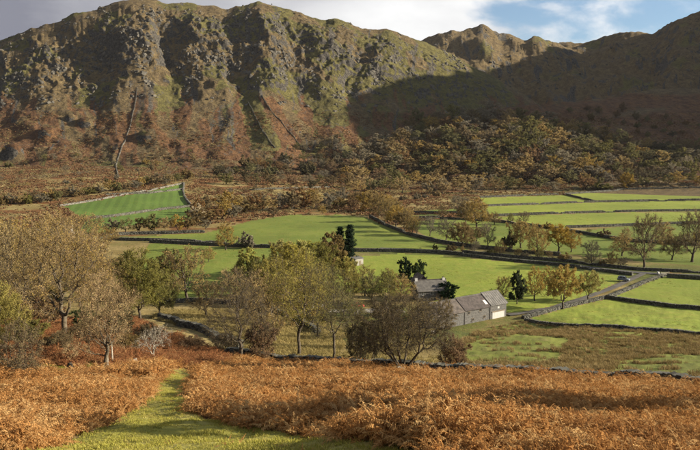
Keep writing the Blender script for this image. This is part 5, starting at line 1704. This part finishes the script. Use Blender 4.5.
# bracken
rg = np.random.default_rng(77)
x, y, z = ground_points(rg, 105000, 9, 150, .66, 1.3)
px, py = project(x, y, z)
m = bracken_zone(px, py)
m &= ~((px < 100) & (py < 372) & (py > 362) & (fbm(x / 4., y / 4., 2, 8) > -.1))   # grassy clearing round the stump
top = py - np.interp(px, BRK_TOP[:, 0], BRK_TOP[:, 1])
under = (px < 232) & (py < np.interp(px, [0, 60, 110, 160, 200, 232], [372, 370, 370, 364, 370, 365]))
thin = fbm(x / 6., y / 6., 3, 88)
m &= rg.random(len(x)) < np.where(under, .75, np.clip(.9 + .8 * thin, .25, 1))
x, y, z, under, py = x[m], y[m], z[m], under[m], py[m]
nz = fbm(x / 5., y / 5., 3, 90)
s = np.clip(.80 + .42 * nz, .45, 1.3) * rg.uniform(.7, 1.3, len(x)) * (.72 + .28 * sstep(14, 30, y)) * (1 + .3 * sstep(25, 60, y))
pro = [frond_clump(200 + i, M['bracken'], 10, .80, (.62, .8, .45, .7, .55, .9)[i]) for i in range(6)]
pro_r = [frond_clump(300 + i, M['bracken_red'], 8, .85, (.6, .45, .75)[i]) for i in range(3)]
a = ~under
scatter('bracken', np.stack([x, y, z], -1)[a], tilt(x[a], y[a], rg, .22), s[a], rg.integers(0, 6, a.sum()), pro, 'orange dead bracken covering the near hillside')
a = under
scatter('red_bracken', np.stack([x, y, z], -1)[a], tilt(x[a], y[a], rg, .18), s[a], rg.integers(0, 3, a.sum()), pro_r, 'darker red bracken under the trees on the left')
# turf of the path
x, y, z = ground_points(rg, 90000, 7, 62, .60, 1.2)
px, py = project(x, y, z)
m = (inpoly(px, py, [(a_, b_) for a_, b_ in PATH]) & (rg.random(len(x)) < np.clip(.55 + .9 * fbm(x / 1.6, y / 2.2, 3, 93), .1, 1))) | ((px < 100) & (py < 373) & (py > 361) & (y < 80))
x, y, z = x[m], y[m], z[m]
s = rg.uniform(.5, 1.25, len(x)) * (1 + .6 * np.clip(fbm(x / 2., y / 2., 3, 95), -.6, 1))
scatter('grass', np.stack([x, y, z], -1), tilt(x, y, rg, .1), s, rg.integers(0, 4, len(x)), [blade_tuft(400 + i, M['grass_blade'], 26, .06, .13, .006, 1.1) for i in range(4)], 'short green turf on the path')
# fallen fronds strewn on the turf by the bracken edge
x, y, z = ground_points(rg, 5000, 10, 60, .60, 1.3)
px, py = project(x, y, z)
m = inpoly(px, py, PATH) & (rg.random(len(x)) < np.clip(.10 + .9 * fbm(x / 2.5, y / 2.5, 3, 97), 0, 1))
x, y, z = x[m], y[m], z[m]
scatter('bracken_litter', np.stack([x, y, z - .06], -1), tilt(x, y, rg, .3), rg.uniform(.25, .55, len(x)), rg.integers(0, 2, len(x)), [frond_clump(340 + i, M['bracken'], 3, .8, .16) for i in range(2)], 'flattened dead fronds strewn on the grass path')
# straw meadow
x, y, z = ground_points(rg, 60000, 62, 190, .62, 1.3)
px, py = project(x, y, z)
m = inpoly(px, py, TAN_MEADOW) | ((py < 372) & (py > 318) & (px > 225) & (px < 440) & ~bracken_zone(px, py) & (fbm(x / 6., y / 6., 3, 98) > .02))
x, y, z = x[m], y[m], z[m]
s = rg.uniform(.7, 1.5, len(x))
scatter('moor_grass', np.stack([x, y, z], -1), tilt(x, y, rg, .12), s, rg.integers(0, 3, len(x)), [blade_tuft(500 + i, M['moor_grass'], 26, .42, .30, .022, .9) for i in range(3)], 'straw-coloured rough grass of the meadow behind the wall')
# rushes
x, y, z = ground_points(rg, 60000, 60, 200, .66, 1.2)
px, py = project(x, y, z)
m = inpoly(px, py, [p_ for n_, t_, p_ in FIELDS if n_ == 'marsh_pasture'][0])
strk = fbm(x / 9. + .4 * perlin(x / 20, y / 20, 3), y / 5., 4, 120)
lush = inpoly(px, py, [(478, 340), (520, 334), (570, 340), (560, 350), (560, 360), (500, 366), (470, 362), (460, 350)]) | inpoly(px, py, [(620, 362), (660, 354), (720, 356), (740, 380), (660, 378), (610, 374)])
m &= rg.random(len(x)) < np.where(lush, np.clip(strk * 1.6 - .35, 0, 1), np.clip(.8 + 1.2 * strk, .05, 1))
x, y, z = x[m], y[m], z[m]
s = rg.uniform(.6, 1.35, len(x))
scatter('rushes', np.stack([x, y, z], -1), tilt(x, y, rg, .1), s, rg.integers(0, 3, len(x)), [blade_tuft(600 + i, M['rush'], 36, .46, .38, .018, .7) for i in range(3)], 'dark rush tussocks in the wet pasture')

# tussocks and coarse tufts in the grazed fields
x = rg.uniform(-330, 520, 90000); y = 150 * (700 / 150.) ** rg.random(90000)
z = H(x, y); px, py = project(x, y, z)
m = np.zeros(len(x), bool)
for n_, t_, p_ in FIELDS:
    if n_ != 'marsh_pasture': m |= inpoly(px, py, p_)
m &= (px > -10) & (px < 710) & (rg.random(len(x)) < np.clip(.05 + .7 * fbm(x / 22., y / 30., 4, 161), 0, 1))
x, y, z = x[m], y[m], z[m]
scatter('field_tufts', np.stack([x, y, z], -1), tilt(x, y, rg, .1), rg.uniform(.5, 1.3, len(x)) * (1 + y / 700), rg.integers(0, 3, len(x)), [blade_tuft(800 + i, M['field_tuft'], 14, .08, .45, .05, 1.6) for i in range(3)], 'coarse grass tufts dotted over the grazed fields')
# distant bracken and scrubby tussocks that roughen the lower fell and the wooded hill
x = rg.uniform(-700, 760, 150000); y = rg.uniform(430, 1180, 150000)
m = np.abs(x / y) < .56
x, y = x[m], y[m]; z, cp = H(x, y, True)
px, py = project(x, y, z)
fm = np.zeros(len(x), bool)
for n_, t_, p_ in FIELDS: fm |= inpoly(px, py, p_)
nb = fbm(x / 60., y / 60., 4, 151)
m = ~fm & (py > 112) & (py < 262) & ((cp > 0) | (px < 480) | (py < 196)) & (rg.random(len(x)) < np.where(cp > 0, np.clip(.30 + .9 * nb, .0, .9), np.clip(.55 + .7 * nb, .1, .95)))
x, y, z, px, py = x[m], y[m], z[m], px[m], py[m]
red = rg.random(len(x)) < np.clip(.55 + .9 * fbm(x / 45., y / 45., 3, 155), .05, .95)
s = rg.uniform(.7, 1.5, len(x))
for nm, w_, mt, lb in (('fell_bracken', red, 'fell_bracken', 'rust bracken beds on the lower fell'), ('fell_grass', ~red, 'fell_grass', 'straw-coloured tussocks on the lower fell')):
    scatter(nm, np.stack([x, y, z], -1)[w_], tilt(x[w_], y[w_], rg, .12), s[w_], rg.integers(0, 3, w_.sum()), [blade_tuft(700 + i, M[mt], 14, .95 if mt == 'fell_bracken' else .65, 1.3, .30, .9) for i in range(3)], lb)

# bare rock breaking through the upper face of the crag and the peak behind
def crag_block(seed):
    rg_ = np.random.default_rng(seed)
    import bmesh
    bm = bmesh.new()
    pts = rg_.normal(size=(22, 3)); pts /= np.linalg.norm(pts, axis=1, keepdims=True)
    pts = np.clip(pts, -.72, .72) * rg_.uniform(.8, 1.15, (22, 1)) * np.array([1.0, .85, .95])
    for c_ in pts: bm.verts.new(c_)
    bmesh.ops.convex_hull(bm, input=bm.verts)
    for v_ in [v_ for v_ in bm.verts if not v_.link_faces]: bm.verts.remove(v_)
    me_ = bpy.data.meshes.new('crag_block'); bm.to_mesh(me_); bm.free(); me_.materials.append(M['crag_rock'])
    return me_


x = np.concatenate([rg.uniform(-800, 250, 70000), rg.uniform(0, 1000, 25000)]); y = np.concatenate([rg.uniform(1130, 1500, 70000), rg.uniform(1450, 2000, 25000)])
m = np.abs(x / y) < .56
x, y = x[m], y[m]; z, cp = H(x, y, True)
e_ = 3.0
sl_ = np.hypot((H(x + e_, y) - z) / e_, (H(x, y + e_) - z) / e_)
um_ = x / y * 1200
rk = ridged(um_ / 60., y / 90., 4, 171)
px, py = project(x, y, z)
ok = ((cp == 1) & (py < 112)) | ((cp == 2) & (py < 90)) | ((cp == 3) & (py < 90))
pr = np.clip(1.6 * (sl_ - .55), 0, 1) * np.clip(2.4 * (rk - .72), 0, 1)
m = ok & (rg.random(len(x)) < np.where(cp == 1, .30, .20) * pr)
x, y, z, sl_ = x[m], y[m], z[m], sl_[m]
s = 1.6 + 5.0 * rg.random(len(x)) ** 2.0
scatter('crag_rocks', np.stack([x, y, z - s * .5], -1), np.stack([rg.normal(0, .35, len(x)), rg.normal(0, .35, len(x)), rg.uniform(0, 6.283, len(x))], -1), s, rg.integers(0, 6, len(x)), [crag_block(900 + i) for i in range(6)],
        'broken grey rock outcrops on the upper fells')

# ------------------------------------------------------------------ the air of the valley
def build_haze():
    m = MB(); m.box(-3700, 3700, -3700, 3700, -3, 900)
    t = NT('haze')
    v = t.n('ShaderNodeVolumePrincipled')
    v.inputs['Color'].default_value = (.86, .89, .95, 1)
    v.inputs['Density'].default_value = .000012
    v.inputs['Anisotropy'].default_value = .2
    t.l(v.outputs[0], t.out.inputs['Volume'])
    o = m.build('haze', t.m); o['kind'] = 'stuff'; o['label'] = 'thin pale haze in the valley air'


build_haze()
